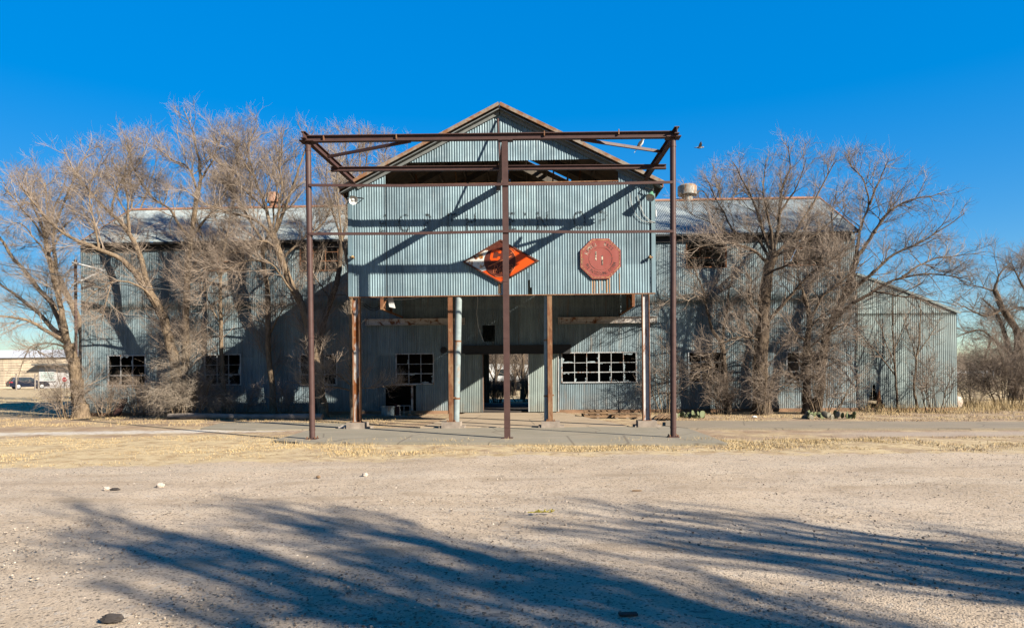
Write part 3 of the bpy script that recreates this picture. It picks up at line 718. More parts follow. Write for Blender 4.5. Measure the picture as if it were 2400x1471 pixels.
# perched and flying birds
M['birdgrey'] = plain('grey_feathers', (.28, .28, .29), .8, 0, .2, 20); M['birdwhite'] = plain('white_feathers', (.62, .62, .60), .8, 0, .1, 20); M['birddark'] = plain('dark_feathers', (.05, .05, .055), .8)
q = on(P(1362, 327, YF), on(RB0, RB1, 18.3), 17.98)+V((0, 0, .035))
t = thing('bird', q, 'grey and white bird perched on the right diagonal of the steel frame', 'bird')
m = MB(); Rb = Matrix.Rotation(math.radians(-55), 3, 'Y'); m.blob(q+V((0, 0, .10)), (.105, .055, .055), 2, 0, Rb); m.blob(q+V((.055, 0, .21)), (.042, .036, .038), 2); m.lathe(q+V((.09, 0, .215)), [(.012, 0), (.001, .05)], 6, (1,0,.15)); m.bar(q+V((-.04, 0, .05)), q+V((-.17, 0, -.14)), .05, .012)
for s in (-1, 1): m.tube([q+V((.0, s*.02, .06)), q+V((0, s*.02, 0))], .006, 5)
m.build('body', M['birdwhite'], t, smooth=60)
for s in (-1, 1):
    m = MB(); m.blob(q+V((-.02, s*.05, .10)), (.10, .014, .04), 2, 0, Matrix.Rotation(math.radians(-50), 3, 'Y')); m.build('wing', M['birddark'], t, smooth=True)
q = P(1640, 346, 26); t = thing('bird', q, 'small dark bird flying in the sky right of the steel frame', 'bird')
m = MB(); m.blob(q, (.11, .04, .04), 2); m.blob(q+V((.12, 0, .01)), (.035, .03, .03), 1); m.bar(q+V((-.09, 0, 0)), q+V((-.2, 0, .01)), .05, .01); m.build('body', M['birdgrey'], t, smooth=True)
for s in (-1, 1):
    m = MB(); m.prism([(-.06, 0), (.07, 0), (.05, .18), (-.02, .34), (-.06, .2)], q, (1,0,0), V((0, s*.8, .35)).normalized(), (0,0,1), .008); m.build('wing', M['birdgrey'], t)
# small wing shed on the right
SX0, SX1 = XR+.02, P(2243, 840, YW).x; sz1 = P(2243, 731, YW).z; sz0 = P(2040, 655, YW).z; sl = (sz0-sz1)/(SX1-P(2040, 655, YW).x)
sh = thing('corrugated_shed', ((SX0+SX1)/2, YW, 0), 'low corrugated iron lean-to with sloping rusty roof at the right end', 'shed')
stop = lambda us: sz1+sl*(SX1-us)+.22*((SX1-us)/(SX1-SX0))*(1-(SX1-us)/(SX1-SX0))
tx0, tx1, tz = P(2031, 940, YW).x, P(2050, 940, YW).x, P(2040, 905, YW).z
def shole(uu, vv):
    k = np.clip((tz-vv)/(tz-.1), 0, 1); return (vv < tz) & (uu > tx0+.25-.25*k) & (uu < tx0+.3+.45*k*k+.05)
mb = MB(); sheet(mb, (0, YW, 0), (1,0,0), (0,0,1), (0,-1,0), SX0, SX1, rows_of(.1, stop(np.array([SX0]))[0], (), .16, (P(2060, 735, YW).z,)), top=stop, hole=shole, seed=60); mb.build('front_wall', M['galv_shed'], sh, smooth=True)
mb = MB(); sheet(mb, (SX1, 0, 0), (0,1,0), (0,0,1), (1,0,0), YW, YB, rows_of(.1, sz1, (), .9), seed=61); mb.build('side_wall', M['galv'], sh, smooth=True)
mb = MB(); sheet(mb, (0, YB, 0), (1,0,0), (0,0,1), (0,1,0), SX0, SX1, rows_of(.1, 6, (), 1.5), top=stop, seed=62, spp=4); mb.build('rear_wall', M['galv'], sh, smooth=True)
xq = np.append(np.linspace(SX0, SX1, 15), SX1+.14); zq = np.append(stop(np.linspace(SX0, SX1, 15)), sz1-.05)+.03
vs = [(x, y, z+dz) for dz in (0, .022) for x, z in zip(xq, zq) for y in (YW-.05, YB+.1)]; K = len(xq); fs = []
for q in range(K-1): a, o = 2*q, 2*K; fs += [(a, a+1, a+3, a+2), (o+a, o+a+2, o+a+3, o+a+1), (a, a+2, o+a+2, o+a)]
fs += [(0, 2*K, 2*K+1, 1), (2*K-2, 2*K-1, 4*K-1, 4*K-2)]
mb = MB(); mb.add(vs, fs); r_ = mb.build('roof', M['roof'], sh)
mb = MB()
for q in range(K-1): mb.bar((xq[q], YW-.062, zq[q]-.02), (xq[q+1], YW-.062, zq[q+1]-.02), .02, .09)
mb.build('rake_trim', M['galv_shed'], r_)
mb = MB(); mb.box((SX0, YW-.01, -.2), (SX1, YW+.05, .12)); mb.build('sill_wall', M['earth'], sh)
mb = MB(); pts = [(0, 0), (.05, .02), (.28, .02), (.10, .55), (.02, .9), (-.03, .5)]; mb.prism(pts, (tx1+.05, YW-.03, .1), (1,0,0), (0,-.25,.97), (0,-1,0), .012); mb.build('bent_sheet', M['rust'], sh)
# service mast with white pipe bracket at the left corner
q = P(177, 640, YW-.25); t = thing('service_mast', (q.x, YW-.25, 0), 'dark rusted mast with a white pipe bracket at the left corner of the building', 'mast')
m = MB(); m.tube([(q.x, YW-.25, 0), (q.x, YW-.25, 6.6)], .06, 12); m.build('mast_post', M['frame'], t, smooth=40)
m = MB(); a, b, c = P(170, 615, YW-.35), P(243, 634, YW-.6), P(170, 668, YW-.35); m.tube([a, b], .045, 10); m.tube([b, c], .05, 10); m.build('pipe_bracket', M['white'], t, smooth=40)
# ================================================================ ground
def ground_mat():
    n = N('gravel_lot_and_dry_grass_ground'); x, y, z = n.xyz()
    big = n.noise(.35, 5, .6); mid = n.noise(1.7, 5, .6); fine = n.noise(38, 4, .65); f2 = n.noise(9, 4, .6)
    vor = n.node('ShaderNodeTexVoronoi', {'Vector': n.pos.outputs['Position'], 'Scale': 55.0}, feature='F1'); vr = vor.outputs['Color']
    sp = n.node('ShaderNodeSeparateXYZ', {0: vr}).outputs[0]
    v2 = n.node('ShaderNodeTexVoronoi', {'Vector': n.pos.outputs['Position'], 'Scale': 21.0}, feature='F1'); sp2 = n.node('ShaderNodeSeparateXYZ', {0: v2.outputs['Color']}).outputs[1]
    grav = n.mix(n.ramp(big, .35, .65), (.56, .435, .31), (.67, .535, .40))
    grav = n.mix(n.ramp(mid, .45, .7, 0, .5), grav, (.47, .355, .24))
    tr = n.noise(1.0, 4, .6, n.scale((.12, 1.1, 1)), .4); grav = n.mix(n.ramp(tr, .48, .66, 0, .8), grav, (.66, .54, .41))
    grav = n.mul(grav, n.ramp(fine, .25, .75, .74, 1.2))
    grav = n.mix(n.ramp(sp, .86, .9, 0, .8), grav, (.13, .105, .085)); grav = n.mix(n.math('MULTIPLY', n.ramp(sp2, .90, .93), n.ramp(vor.outputs['Distance'], .25, .4, 1, .3)), grav, (.62, .54, .45))
    dp = n.noise(1.0, 5, .62, n.scale((2.2, 6.5, 1))); grav = n.mix(n.ramp(dp, .615, .68, 0, .6), grav, (.17, .145, .125))
    for off in (10.4, 11.9, 7.3):
        tyy = n.math('SUBTRACT', n.math('ADD', y, n.math('MULTIPLY', big, 1.6)), n.math('ADD', off, n.math('ADD', n.math('MULTIPLY', x, .10), n.math('MULTIPLY', n.math('MULTIPLY', x, x), .004)))); grav = n.mix(n.math('MULTIPLY', n.ramp(n.math('ABSOLUTE', tyy), .10, .26, 1, 0), n.ramp(mid, .4, .6, .1, .55)), grav, (.40, .30, .205))
    soil = n.mix(n.ramp(mid, .35, .65), (.34, .225, .14), (.47, .35, .245)); soil = n.mul(soil, n.ramp(fine, .25, .75, .75, 1.2))
    grass = n.mix(n.ramp(f2, .3, .7), (.60, .455, .25), (.78, .62, .39)); grass = n.mix(n.ramp(n.noise(2.3, 6, .7), .46, .66, 0, .85), grass, (.34, .21, .105)); grass = n.mul(grass, n.ramp(n.noise(1.0, 4, .7, n.scale((30, 60, 1))), .25, .75, .7, 1.2))
    # where the dry grass grows
    nl = n.ramp(mid, .25, .75, -.55, .55); nb = n.ramp(big, .3, .7, -1.3, 1.3)
    edge = n.math('ADD', 14.0, n.math('MULTIPLY', n.math('MINIMUM', x, 0.0), .17)); edge = n.math('ADD', edge, n.math('MULTIPLY', n.math('MAXIMUM', x, 0.0), .015))
    dy = n.math('ADD', n.math('SUBTRACT', y, edge), nl)
    out_lot = n.ramp(dy, -.12, .18)
    far = n.ramp(n.math('ADD', y, nl), 27, 30)
    strip_l = n.math('MULTIPLY', n.ramp(n.math('ADD', y, nb), 18.6, 19.6, 1, 0), n.ramp(x, -5.5, -4.5, 1, 0)); strip_c = n.math('MULTIPLY', n.ramp(n.math('ADD', y, nl), 16.9, 17.3, 1, 0), n.ramp(x, -6, -5)); 
    gpat = n.ramp(n.noise(.8, 6, .65), .47, .58); thin = n.math('MULTIPLY', gpat, .75)
    gm = n.math('MAXIMUM', n.math('MAXIMUM', strip_l, n.math('MULTIPLY', strip_c, n.ramp(n.noise(1.6, 5, .65), .38, .5, .25, 1))), n.math('MAXIMUM', far, thin))
    base = n.mix(gm, soil, grass)
    # pale chalky wheel track on the left
    ty = n.math('SUBTRACT', n.math('ADD', y, n.math('MULTIPLY', nl, .9)), n.math('ADD', 21.6, n.math('MULTIPLY', x, .11))); tk = n.math('MULTIPLY', n.ramp(n.math('ABSOLUTE', ty), .25, .75, 1, 0), n.math('MULTIPLY', n.ramp(x, -6.5, -8.5), n.ramp(f2, .3, .6, .3, 1)))
    base = n.mix(n.math('MULTIPLY', tk, 1.0), base, (.74, .68, .60))
    t2 = n.math('SUBTRACT', n.math('ADD', y, n.math('MULTIPLY', nl, .5)), 18.3); k2 = n.math('MULTIPLY', n.ramp(n.math('ABSOLUTE', t2), .4, .8, 1, 0), n.ramp(x, 7.0, 9)); base = n.mix(n.math('MULTIPLY', k2, .75), base, (.50, .41, .335))
    c = n.mix(out_lot, grav, base)
    h = n.math('ADD', n.math('ADD', n.math('MULTIPLY', fine, .6), n.math('MULTIPLY', f2, .8)), n.math('MULTIPLY', n.ramp(vor.outputs['Distance'], 0, .5, 1, 0), .5))
    return n.out(c, .95, 0, h, .55, .02, .15)
M['ground'] = ground_mat()
xs = np.concatenate([np.linspace(-900, -60, 8)[:-1], np.linspace(-60, -15, 20)[:-1], np.linspace(-15, 15, 121)[:-1], np.linspace(15, 60, 20)[:-1], np.linspace(60, 900, 8)])
ys = np.concatenate([np.linspace(-60, 1, 8)[:-1], np.linspace(1, 16, 91)[:-1], np.linspace(16, 60, 45)[:-1], np.linspace(60, 1500, 14)])
X_, Y_ = np.meshgrid(xs, ys); Z_ = .018*np.sin(X_*1.1+.6*Y_)*np.sin(Y_*.9-.4*X_)+.012*np.sin(2.3*X_-1.7*Y_)*np.sin(1.9*Y_+.8*X_); Z_ = Z_*((Y_ < 16) & (np.abs(X_) < 15))-.012
nx, ny = len(xs), len(ys); idx = np.arange(nx*ny).reshape(ny, nx)
mb = MB(); mb.addq(np.stack([X_.ravel(), Y_.ravel(), Z_.ravel()], 1), np.stack([idx[:-1,:-1].ravel(), idx[:-1,1:].ravel(), idx[1:,1:].ravel(), idx[1:,:-1].ravel()], 1))
tag(mb.build('ground', M['ground'], smooth=True), 'pale gravel lot running back into dry grass and bare earth', 'ground', kind='structure')
def conc_mat(name, a, b, blue=0.0):
    n = N(name); c = n.mix(n.ramp(n.noise(.9, 6, .6), .35, .65), a, b); c = n.mul(c, n.ramp(n.noise(25, 4), .3, .7, .88, 1.1)); c = n.mix(n.ramp(n.noise(1.0, 5, .6, n.scale((.5, 2.5, 1))), .55, .7, 0, .5), c, (.40, .30, .19))
    cr = n.node('ShaderNodeTexVoronoi', {'Vector': n.pos.outputs['Position'], 'Scale': .45}, feature='DISTANCE_TO_EDGE'); c = n.mix(n.ramp(cr.outputs['Distance'], .004, .012, .7, 0), c, (.16, .13, .10))
    return n.out(c, .9, 0, n.noise(35), .2, .006, .25)
M['slab'] = conc_mat('worn_concrete_slab', (.29, .255, .19), (.345, .30, .23)); M['walk'] = conc_mat('sandy_concrete_walk', (.29, .24, .175), (.34, .275, .20)); M['apron'] = conc_mat('dusty_entry_apron', (.44, .335, .23), (.49, .385, .275))
def flat(name, pts, z, mat, label):
    q = [G(*p, z) for p in pts]; m = MB(); m.prism([(p.x, p.y) for p in q], (0,0,-.1), (1,0,0), (0,1,0), (0,0,1), z+.1)
    return tag(m.build(name, mat), label, 'pavement', kind='structure')
flat('concrete_slab', [(640, 1031), (700, 1035), (1185, 1036), (1705, 1038), (1655, 1018), (1612, 1003), (1560, 998), (1330, 1000), (1100, 1002), (840, 1003), (735, 1004)], .05, M['slab'], 'grey concrete slab under the canopy and steel frame')
flat('path', [(470, 1003), (600, 1006), (735, 1004.5), (840, 1000), (840, 992), (640, 988), (520, 990)], .03, M['slab'], 'narrow concrete path left of the slab')
flat('sidewalk', [(1560, 997), (1613, 1002.5), (2460, 1003), (2460, 988), (1560, 985)], .045, M['walk'], 'long concrete sidewalk running to the right')
flat('entry_apron', [(985, 1000.5), (1475, 998), (1320, 966), (1090, 967)], .056, M['apron'], 'dusty concrete apron rising to the doorway')

# ---------------------------------------------------------------- loose gravel, grass blades
def pebbles(N_, ymin, ymax, rmin, rmax, name, mat, xf=.78):
    Y = ymin*(ymax/ymin)**RNG.random(N_); X = (RNG.random(N_)*2-1)*Y*xf+Y*-.03
    r = rmin*(rmax/rmin)**(RNG.random(N_)**2.2); bv, bf = ico(0); bv = np.array([tuple(q) for q in bv]); bf = np.array(bf)
    ang = RNG.random(N_)*6.28; ca, sa = np.cos(ang), np.sin(ang); sx, sy, sz = (RNG.uniform(.7, 1.3, N_), RNG.uniform(.6, 1.1, N_), RNG.uniform(.45, .8, N_))
    J = bv[None]*RNG.uniform(.75, 1.2, (N_, 12, 1)); ax, ay, az = J[..., 0]*(r*sx)[:, None], J[..., 1]*(r*sy)[:, None], J[..., 2]*(r*sz)[:, None]
    W = np.stack([ax*ca[:, None]-ay*sa[:, None]+X[:, None], ax*sa[:, None]+ay*ca[:, None]+Y[:, None], az+(r*sz*.25)[:, None]-.01], -1)
    m = MB(); m.addq(W.reshape(-1, 3), (bf[None]+12*np.arange(N_)[:, None, None]).reshape(-1, 3))
    return m.build(name, mat)
n = N('mixed_gravel_stones'); i_ = n.island(); c_ = n.mix(n.ramp(i_, .1, .9), (.16, .12, .095), (.58, .48, .38)); c_ = n.mix(n.ramp(i_, .95, .96), c_, (.66, .58, .48)); M['pebble'] = n.out(c_, .9, 0, None)
tag(pebbles(20000, 3.8, 15.5, .003, .016, 'gravel', M['pebble']), 'loose pale and dark pebbles scattered over the gravel lot', 'gravel', kind='stuff')
n = N('dry_grass_blades'); i_ = n.island(); M['grass'] = n.out(n.mix(i_, (.40, .27, .12), (.66, .50, .27)), .8, 0, None, spec=.2)
def grass(regions, name, label):
    vs = []
    for (fx, cnt, h0, h1, clump) in regions:
        p = fx(cnt); 
        if clump:
            k = len(p)//clump; p = np.repeat(p[:k], clump, 0)+RNG.normal(0, .06, (k*clump, 2))*(1, .8)
        K = len(p); h = RNG.uniform(h0, h1, K); a = RNG.random(K)*6.28; wv = RNG.uniform(.004, .009, K); le = RNG.normal(0, .45, (K, 2))*h[:, None]
        d = np.stack([np.cos(a)*wv, np.sin(a)*wv], 1); z0 = np.full(K, -.02)
        A = np.concatenate([p-d, z0[:, None]], 1); B = np.concatenate([p+d, z0[:, None]], 1); C = np.concatenate([p+le, h[:, None]], 1); vs.append(np.stack([A, B, C], 1))
    W = np.concatenate(vs); m = MB(); m.addq(W.reshape(-1, 3), np.arange(len(W)*3).reshape(-1, 3)); return tag(m.build(name, M['grass']), label, 'grass', kind='stuff')
def edge_y(x): return 14.0+.17*np.minimum(x, 0)+.015*np.maximum(x, 0)
def reg(x0, x1, lo, hi, pw=1.0, slabmask=True):
    def f(c):
        x = RNG.uniform(x0, x1, c); e = lo(x) if callable(lo) else lo; t = RNG.random(c)**pw; y = e+(hi-e)*t
        dens = np.sin(x*1.3+y*2.1)+np.sin(x*.6-y*1.7+1)+np.sin(2.9*x+.5*y)+RNG.normal(0, .6, c)
        k = dens > -.35; return np.stack([x, y], 1)[k]
    return f
grass([(reg(-6, 8.2, lambda x: edge_y(x)+.6, 17.0), 26000, .012, .045, 0), (reg(-6.5, 8.0, 16.2, 17.05), 1300, .05, .14, 8), (reg(-22, -5.5, lambda x: edge_y(x)+.2, 18.9), 24000, .01, .03, 0), (reg(8, 24, 14.3, 17.4), 16000, .012, .05, 0),
       (reg(-24, -5, 22.5, 27.5), 12000, .02, .08, 0), (reg(4.5, 26, 22.6, 27.9), 14000, .02, .09, 0), (reg(13, 30, 26, 33), 16000, .1, .55, 5), (reg(-40, -19.5, 28, 60), 14000, .05, .2, 0), (reg(20, 60, 33, 70), 14000, .1, .45, 0)], 'dry_grass', 'short straw coloured dry grass along the slab and lot edge')

# ================================================================ loose things near the building
def rock(px, py, r, label, mat, sq=(1, .8, .7), cat='rock', name='rock', jit=.16):
    q = G(px, py); m = MB(); m.blob((0, 0, r*sq[2]*.6), (r*sq[0], r*sq[1], r*sq[2]), 3 if jit > .2 else 2, jit); o = m.build(name, mat, None, smooth=None if jit > .2 else 35); o.location = (q.x, q.y, 0); return tag(o, label, cat)
M['palerock'] = plain('pale_limestone', (.58, .48, .40), .9, 0, .2, 12); M['darkclod'] = plain('dark_clod', (.06, .05, .045), .95, 0, .4, 14)
rock(806, 1006, .15, 'pale broken concrete lump beside the first canopy column footing', M['palerock'], (1.25, .7, .55))
rock(376, 1141, .06, 'pale stone lying alone on the left part of the gravel lot', M['palerock'])
rock(250, 1148, .05, 'pale stone beside a dark clod on the left gravel', M['palerock']); rock(270, 1149, .055, 'small dark clod beside a pale stone on the left gravel', M['darkclod'], (1.3, .8, .5), 'clod', 'clod')
rock(856, 1115, .05, 'small pale stone on the gravel below the left steel post', M['palerock'])
rock(262, 1455, .07, 'large dark lumpy clod at the bottom left of the gravel', M['darkclod'], (1.1, .7, .45), 'clod', 'clod', .19)
rock(746, 1119, .035, 'tiny brown stone on the gravel left of the small pale stone', M['wood'])
rock(1492, 1150, .04, 'small brown chip of wood on the gravel at centre right', M['wood'], (1.8, .6, .3), 'wood chip', 'wood_chip')
q = G(1472, 1440); m = MB(); m.cbox((q.x, q.y, .008), (.13, .05, .012), Matrix.Rotation(.1, 3, 'Z')); tag(m.build('slate_chip', M['darkclod']), 'flat dark chip lying on the gravel near the bottom centre', 'chip')
n = N('yellow_green_weed'); M['weed'] = n.out(n.mix(n.noise(30), (.30, .28, .03), (.55, .42, .05)), .8)
q = G(1268, 1202); t = thing('uprooted_weed', q, 'yellow green uprooted weed lying on the gravel', 'weed'); m = MB(); m.tube([q+V((x, .01*math.sin(9*x), .015)) for x in np.linspace(-.16, .13, 8)], .006, 6); m.build('stem', M['weed'], t)
m = MB()
for k in range(26): a = random.uniform(-.07, .15); c = q+V((a, random.uniform(-.02, .02), .02)); m.bar(c, c+V((random.uniform(-.03, .05), random.uniform(-.04, .04), random.uniform(0, .03))), .016, .003)
m.build('leaves', M['weed'], t)
# long log and leaning steel at the left
a, b = G(396, 981), G(757, 983); a.z = b.z = .10; m = MB(); pts = [a.lerp(b, t)+V((0, .03*math.sin(5*t), .01*math.sin(8*t))) for t in np.linspace(0, 1, 14)]; m.tube(pts, [.115+.008*math.sin(7*i) for i in range(14)], 14); tag(m.build('log', M['greywood'], None, smooth=40), 'long grey timber log lying along the foot of the left wall', 'log')
q = G(272, 976); t = thing('steel_channel', q, 'short rusty steel channel leaning against the left wall', 'steel scrap'); m = MB(); top = q+V((.16, .35, .72)); m.bar(q, top, .24, .02, (0,-1,.4)); o = m.build('web', M['frame'], t); m = MB()
for s in (-1, 1): m.bar(q+V((s*.12, -.03, .0)), top+V((s*.12, -.03, 0)), .02, .09, (0,-1,.4))
m.build('flange', M['frame'], t)
# things under the fourth window
q = G(911, 973); t = thing('metal_tub', q, 'grey square metal tub below the broken window opening', 'tub'); m = MB(); m.ring([(-.25,-.2),(.25,-.2),(.25,.2),(-.25,.2)], [(-.23,-.18),(.23,-.18),(.23,.18),(-.23,.18)], q, (1,0,0), (0,1,0), (0,0,1), .34); m.box(q+V((-.23,-.18,.0)), q+V((.23,.18,.02))); m.build('tub_wall', M['pipe'], t); m = MB(); m.ring([(-.28,-.23),(.28,-.23),(.28,.23),(-.28,.23)], [(-.23,-.18),(.23,-.18),(.23,.18),(-.23,.18)], q+V((0,0,.34)), (1,0,0), (0,1,0), (0,0,1), .03); m.build('rim', M['pipe'], t)
q = G(928, 973); m = MB(); m.bar(q, q+V((.04, .12, .42)), .24, .012, (0,-1,.2)); m.bar(q+V((.02,.12,.44)), q+V((-.3,.16,.5)), .1, .012); tag(m.build('rusty_sheet', M['signbrown']), 'bent rusty sheet leaning against the metal tub', 'metal sheet')
q = G(947, 974); t = thing('tube_stand', q, 'thin metal tube frame standing right of the metal tub', 'frame'); m = MB()
for x in (-.16, .0, .24): m.tube([q+V((x, 0, 0)), q+V((x, 0, .40))], .011, 6)
m.build('upright', M['pale_wire'], t); m = MB(); m.tube([q+V((-.28, 0, .405)), q+V((.255, 0, .405))], .011, 6); m.build('top_rail', M['pale_wire'], t)
def plank(p0, p1, w_, label, mat, z=.06, grp='old planks on the ground'):
    a, b = G(*p0), G(*p1); a.z = b.z = z; m = MB(); m.bar(a, b, w_, .035); return tag(m.build('plank', mat), label, 'plank', grp)
plank((848, 974), (985, 981), .13, 'long grey plank on the ground right of the first canopy column', M['greywood'])
plank((856, 968), (960, 972), .10, 'dark plank on the ground under the metal tub', M['wood'], .04)
plank((962, 980), (985, 975), .22, 'short brown plank end lying at the right tip of the long grey plank', M['wood'], .11)
plank((1490, 982), (1512, 972), .1, 'brown plank lying tilted left of the white canopy column', M['wood'], .07)
for k in range(5):
    x = 1536+k*10; plank((x, 985), (x+14, 973), .09, ('splintered brown board of the row right of the white column, %s' % ('nearest the column', 'second from the column', 'in the middle', 'second from the cactus', 'nearest the cactus')[k]), M['wood'], .07+.01*(k % 2), 'splintered boards by the white column')
def pallet(cx, cy, z, rot, label):
    t = thing('pallet', (cx, cy, z), label, 'pallet', 'wooden pallets against the wall'); R = Matrix.Rotation(rot, 3, 'Z'); m = MB()
    for k in range(5): m.cbox(V((cx, cy, z+.115))+R @ V((-.44+.22*k, 0, 0)), (.15, .9, .02), R)
    m.build('deck_board', M['wood'], t); m = MB()
    for k in range(3): m.cbox(V((cx, cy, z+.06))+R @ V((0, -.4+.4*k, 0)), (1.0, .07, .085), R)
    m.build('runner', M['wood'], t); m = MB()
    for k in range(3): m.cbox(V((cx, cy, z+.01))+R @ V((-.42+.42*k, 0, 0)), (.1, .9, .018), R)
    m.build('bottom_board', M['greywood'], t)
q = G(1400, 979); q.y += .45; pallet(q.x, q.y, 0, .05, 'brown wooden pallet lying lowest against the right wall'); pallet(q.x+.05, q.y+.02, .128, -.04, 'brown wooden pallet resting on top of the lower pallet')
q = G(1452, 979); q.y += .35; pallet(q.x+.15, q.y, 0, .3, 'broken brown pallet right of the stacked pallets')
# prickly pears
n = N('cactus_pad'); M['pad'] = n.out(n.mix(n.island(), (.06, .085, .03), (.20, .22, .11)), .7, 0, n.noise(40), .2); M['deadpad'] = plain('dried_cactus_pad', (.22, .20, .15), .9, 0, .3, 8)
def cactus(px, py, W, K, label, seed):
    rg = random.Random(seed); q = G(px, py); q.y += .3; t = thing('prickly_pear', q, label, 'cactus', 'prickly pear clumps by the right wall')
    for k in range(K):
        c = q+V((rg.uniform(-W, W), rg.uniform(-.3, .3), rg.uniform(.02, .18))); m = MB(); r = rg.uniform(.09, .15)
        R = Matrix.Rotation(rg.uniform(-1.2, 1.2), 3, 'Z') @ Matrix.Rotation(rg.uniform(-1.0, 1.0), 3, 'Y') @ Matrix.Rotation(rg.uniform(-.5, .5), 3, 'X')
        m.blob(c, (r*.75, .022, r), 2, .02, R); m.build('pad', M['deadpad'] if rg.random() < .3 else M['pad'], t, smooth=True)
cactus(1622, 980, .55, 17, 'green prickly pear clump just right of the right steel post', 5); cactus(1955, 982, .85, 24, 'sprawling grey green prickly pear clump below the right end of the building', 6)
q = G(1768, 978); m = MB(); m.blob(q+V((0,0,.03)), (.09, .06, .035), 2, .15); tag(m.build('litter', M['white']), 'white scrap of litter at the foot of the big right tree', 'litter')
q = G(2312, 965); m = MB(); m.blob(q+V((0,2,.3)), (.3, .22, .28), 2, .12); tag(m.build('boulder', M['palerock'], None, smooth=40), 'rounded pale boulder in the tall grass at the far right', 'rock')

# ================================================================ far things
M['beige'] = corrugated('beige_metal_siding', (.80, .66, .50), .02, .0, 1, 0, .7); M['whitewall'] = plain('white_siding', (.66, .63, .62), .7, 0, .06, 1); M['cream'] = plain('pale_roof_metal', (.75, .76, .78), .6, 0, .05, 1)
YFAR = 96.0
def fx(px): return P(px, 900, YFAR).x
fb = thing('beige_warehouse', (fx(60), YFAR, 0), 'long beige metal warehouse with a white end bay in the left distance', 'building')
zt = P(60, 838, YFAR).z; zd = P(130, 857, YFAR).z
m = MB()
a_, b_ = fx(-320), fx(92)
m.box((a_, YFAR, -.1), (b_, YFAR+25, zt)); m.box((b_, YFAR, zd+.3), (fx(215), YFAR+25, zt)); 
for k in range(1, 12): z = zt*k/12; m.box((a_, YFAR-.06, z), (b_, YFAR, z+.05))
m.build('wall', M['beige'], fb)
m = MB(); m.box((b_, YFAR+.05, -.1), (fx(215), YFAR+25, zd+.3)); m.build('white_bay', M['whitewall'], fb)
m = MB(); m.box((fx(88), YFAR-1.2, zd+.1), (fx(215), YFAR, zd+.3)); m.build('awning', M['greytrim'], fb)
m = MB(); m.prism([(YFAR-.3, zt), (YFAR+12, zt+1.6), (YFAR+25.3, zt)], (a_-.3, 0, 0), (0,1,0), (0,0,1), (1,0,0), fx(217)-a_); m.build('roof', M['cream'], fb)
M['signgreen'] = plain('pale_green_letters', (.40, .55, .50), .7)
sb = thing('notice_board', (fx(113), YFAR-.1, 1.6), 'white board with faded green lettering on the far warehouse', 'sign'); m = MB(); m.box((fx(93), YFAR-.12, P(100, 893, YFAR).z), (fx(133), YFAR-.04, P(100, 864, YFAR).z)); m.build('board', M['white'], sb)
m = MB()
for k, (x0, x1) in enumerate(((97, 118), (97, 129), (97, 128), (97, 124), (105, 128))):
    z = P(100, 869+k*5, YFAR).z; x = fx(x0); rg = random.Random(k)
    while x < fx(x1): wd = rg.uniform(.15, .35); m.box((x, YFAR-.135, z-.09), (min(x+wd, fx(x1)), YFAR-.12, z+.08)); x += wd+rg.uniform(.05, .14)
m.build('lettering', M['signgreen'], sb)
ss = P(151, 889, 80); t = thing('stop_sign', (ss.x, 80, 0), 'red stop sign on a post before the far white wall', 'stop sign'); m = MB(); m.prism([(.29*math.cos(math.pi/8+i*math.pi/4), .29*math.sin(math.pi/8+i*math.pi/4)) for i in range(8)], (ss.x, 80, ss.z), U, Zv, Fw, .03); n = N('red_sign'); M['stopred'] = n.out((.45, .02, .03), .5); m.build('sign_plate', M['stopred'], t)
m = MB(); vs, fs = text_mb('STOP', .2, .002); m.add([(ss.x+p.x, 79.96-p.z, ss.z+p.y) for p in vs], fs); m.build('lettering', M['white'], t)
m = MB(); m.box((ss.x-.03, 80.01, 0), (ss.x+.03, 80.06, ss.z+.3)); m.build('post', M['greytrim'], t)
# fence posts before the car, with wire
FP = [G(38, 913), G(82, 914), G(89, 914)]
for k, (px, lab) in enumerate(((38, 'weathered wooden fence post left of the far dark car'), (82, 'weathered wooden fence post before the rear door of the far dark car'), (90, 'weathered wooden fence post with a slanting stay before the far dark car'))):
    q = P(px, 880, 84); t = thing('fence_post', (q.x, 84, 0), lab, 'fence post', 'wooden fence posts before the far car'); m = MB(); m.tube([(q.x, 84, -.1), (q.x+.02, 84, 2.05)], [.10, .09], 8); m.build('post', M['greywood'], t)
    if k == 2: m = MB(); m.bar((q.x, 84, 1.9), (q.x-.7, 84, 1.45), .07, .07); m.build('stay', M['greywood'], t)
wf = thing('wire_fence', (P(60, 880, 84).x, 84.08, 0), 'thin strands of wire stretched along the far fence posts', 'fence')
for z in (.5, .9, 1.3, 1.7): m = MB(); m.tube([(P(-80, 880, 84).x, 84.08, z), (P(200, 880, 84).x, 84.08, z)], .012, 4); m.build('wire_strand', M['wire'], wf)
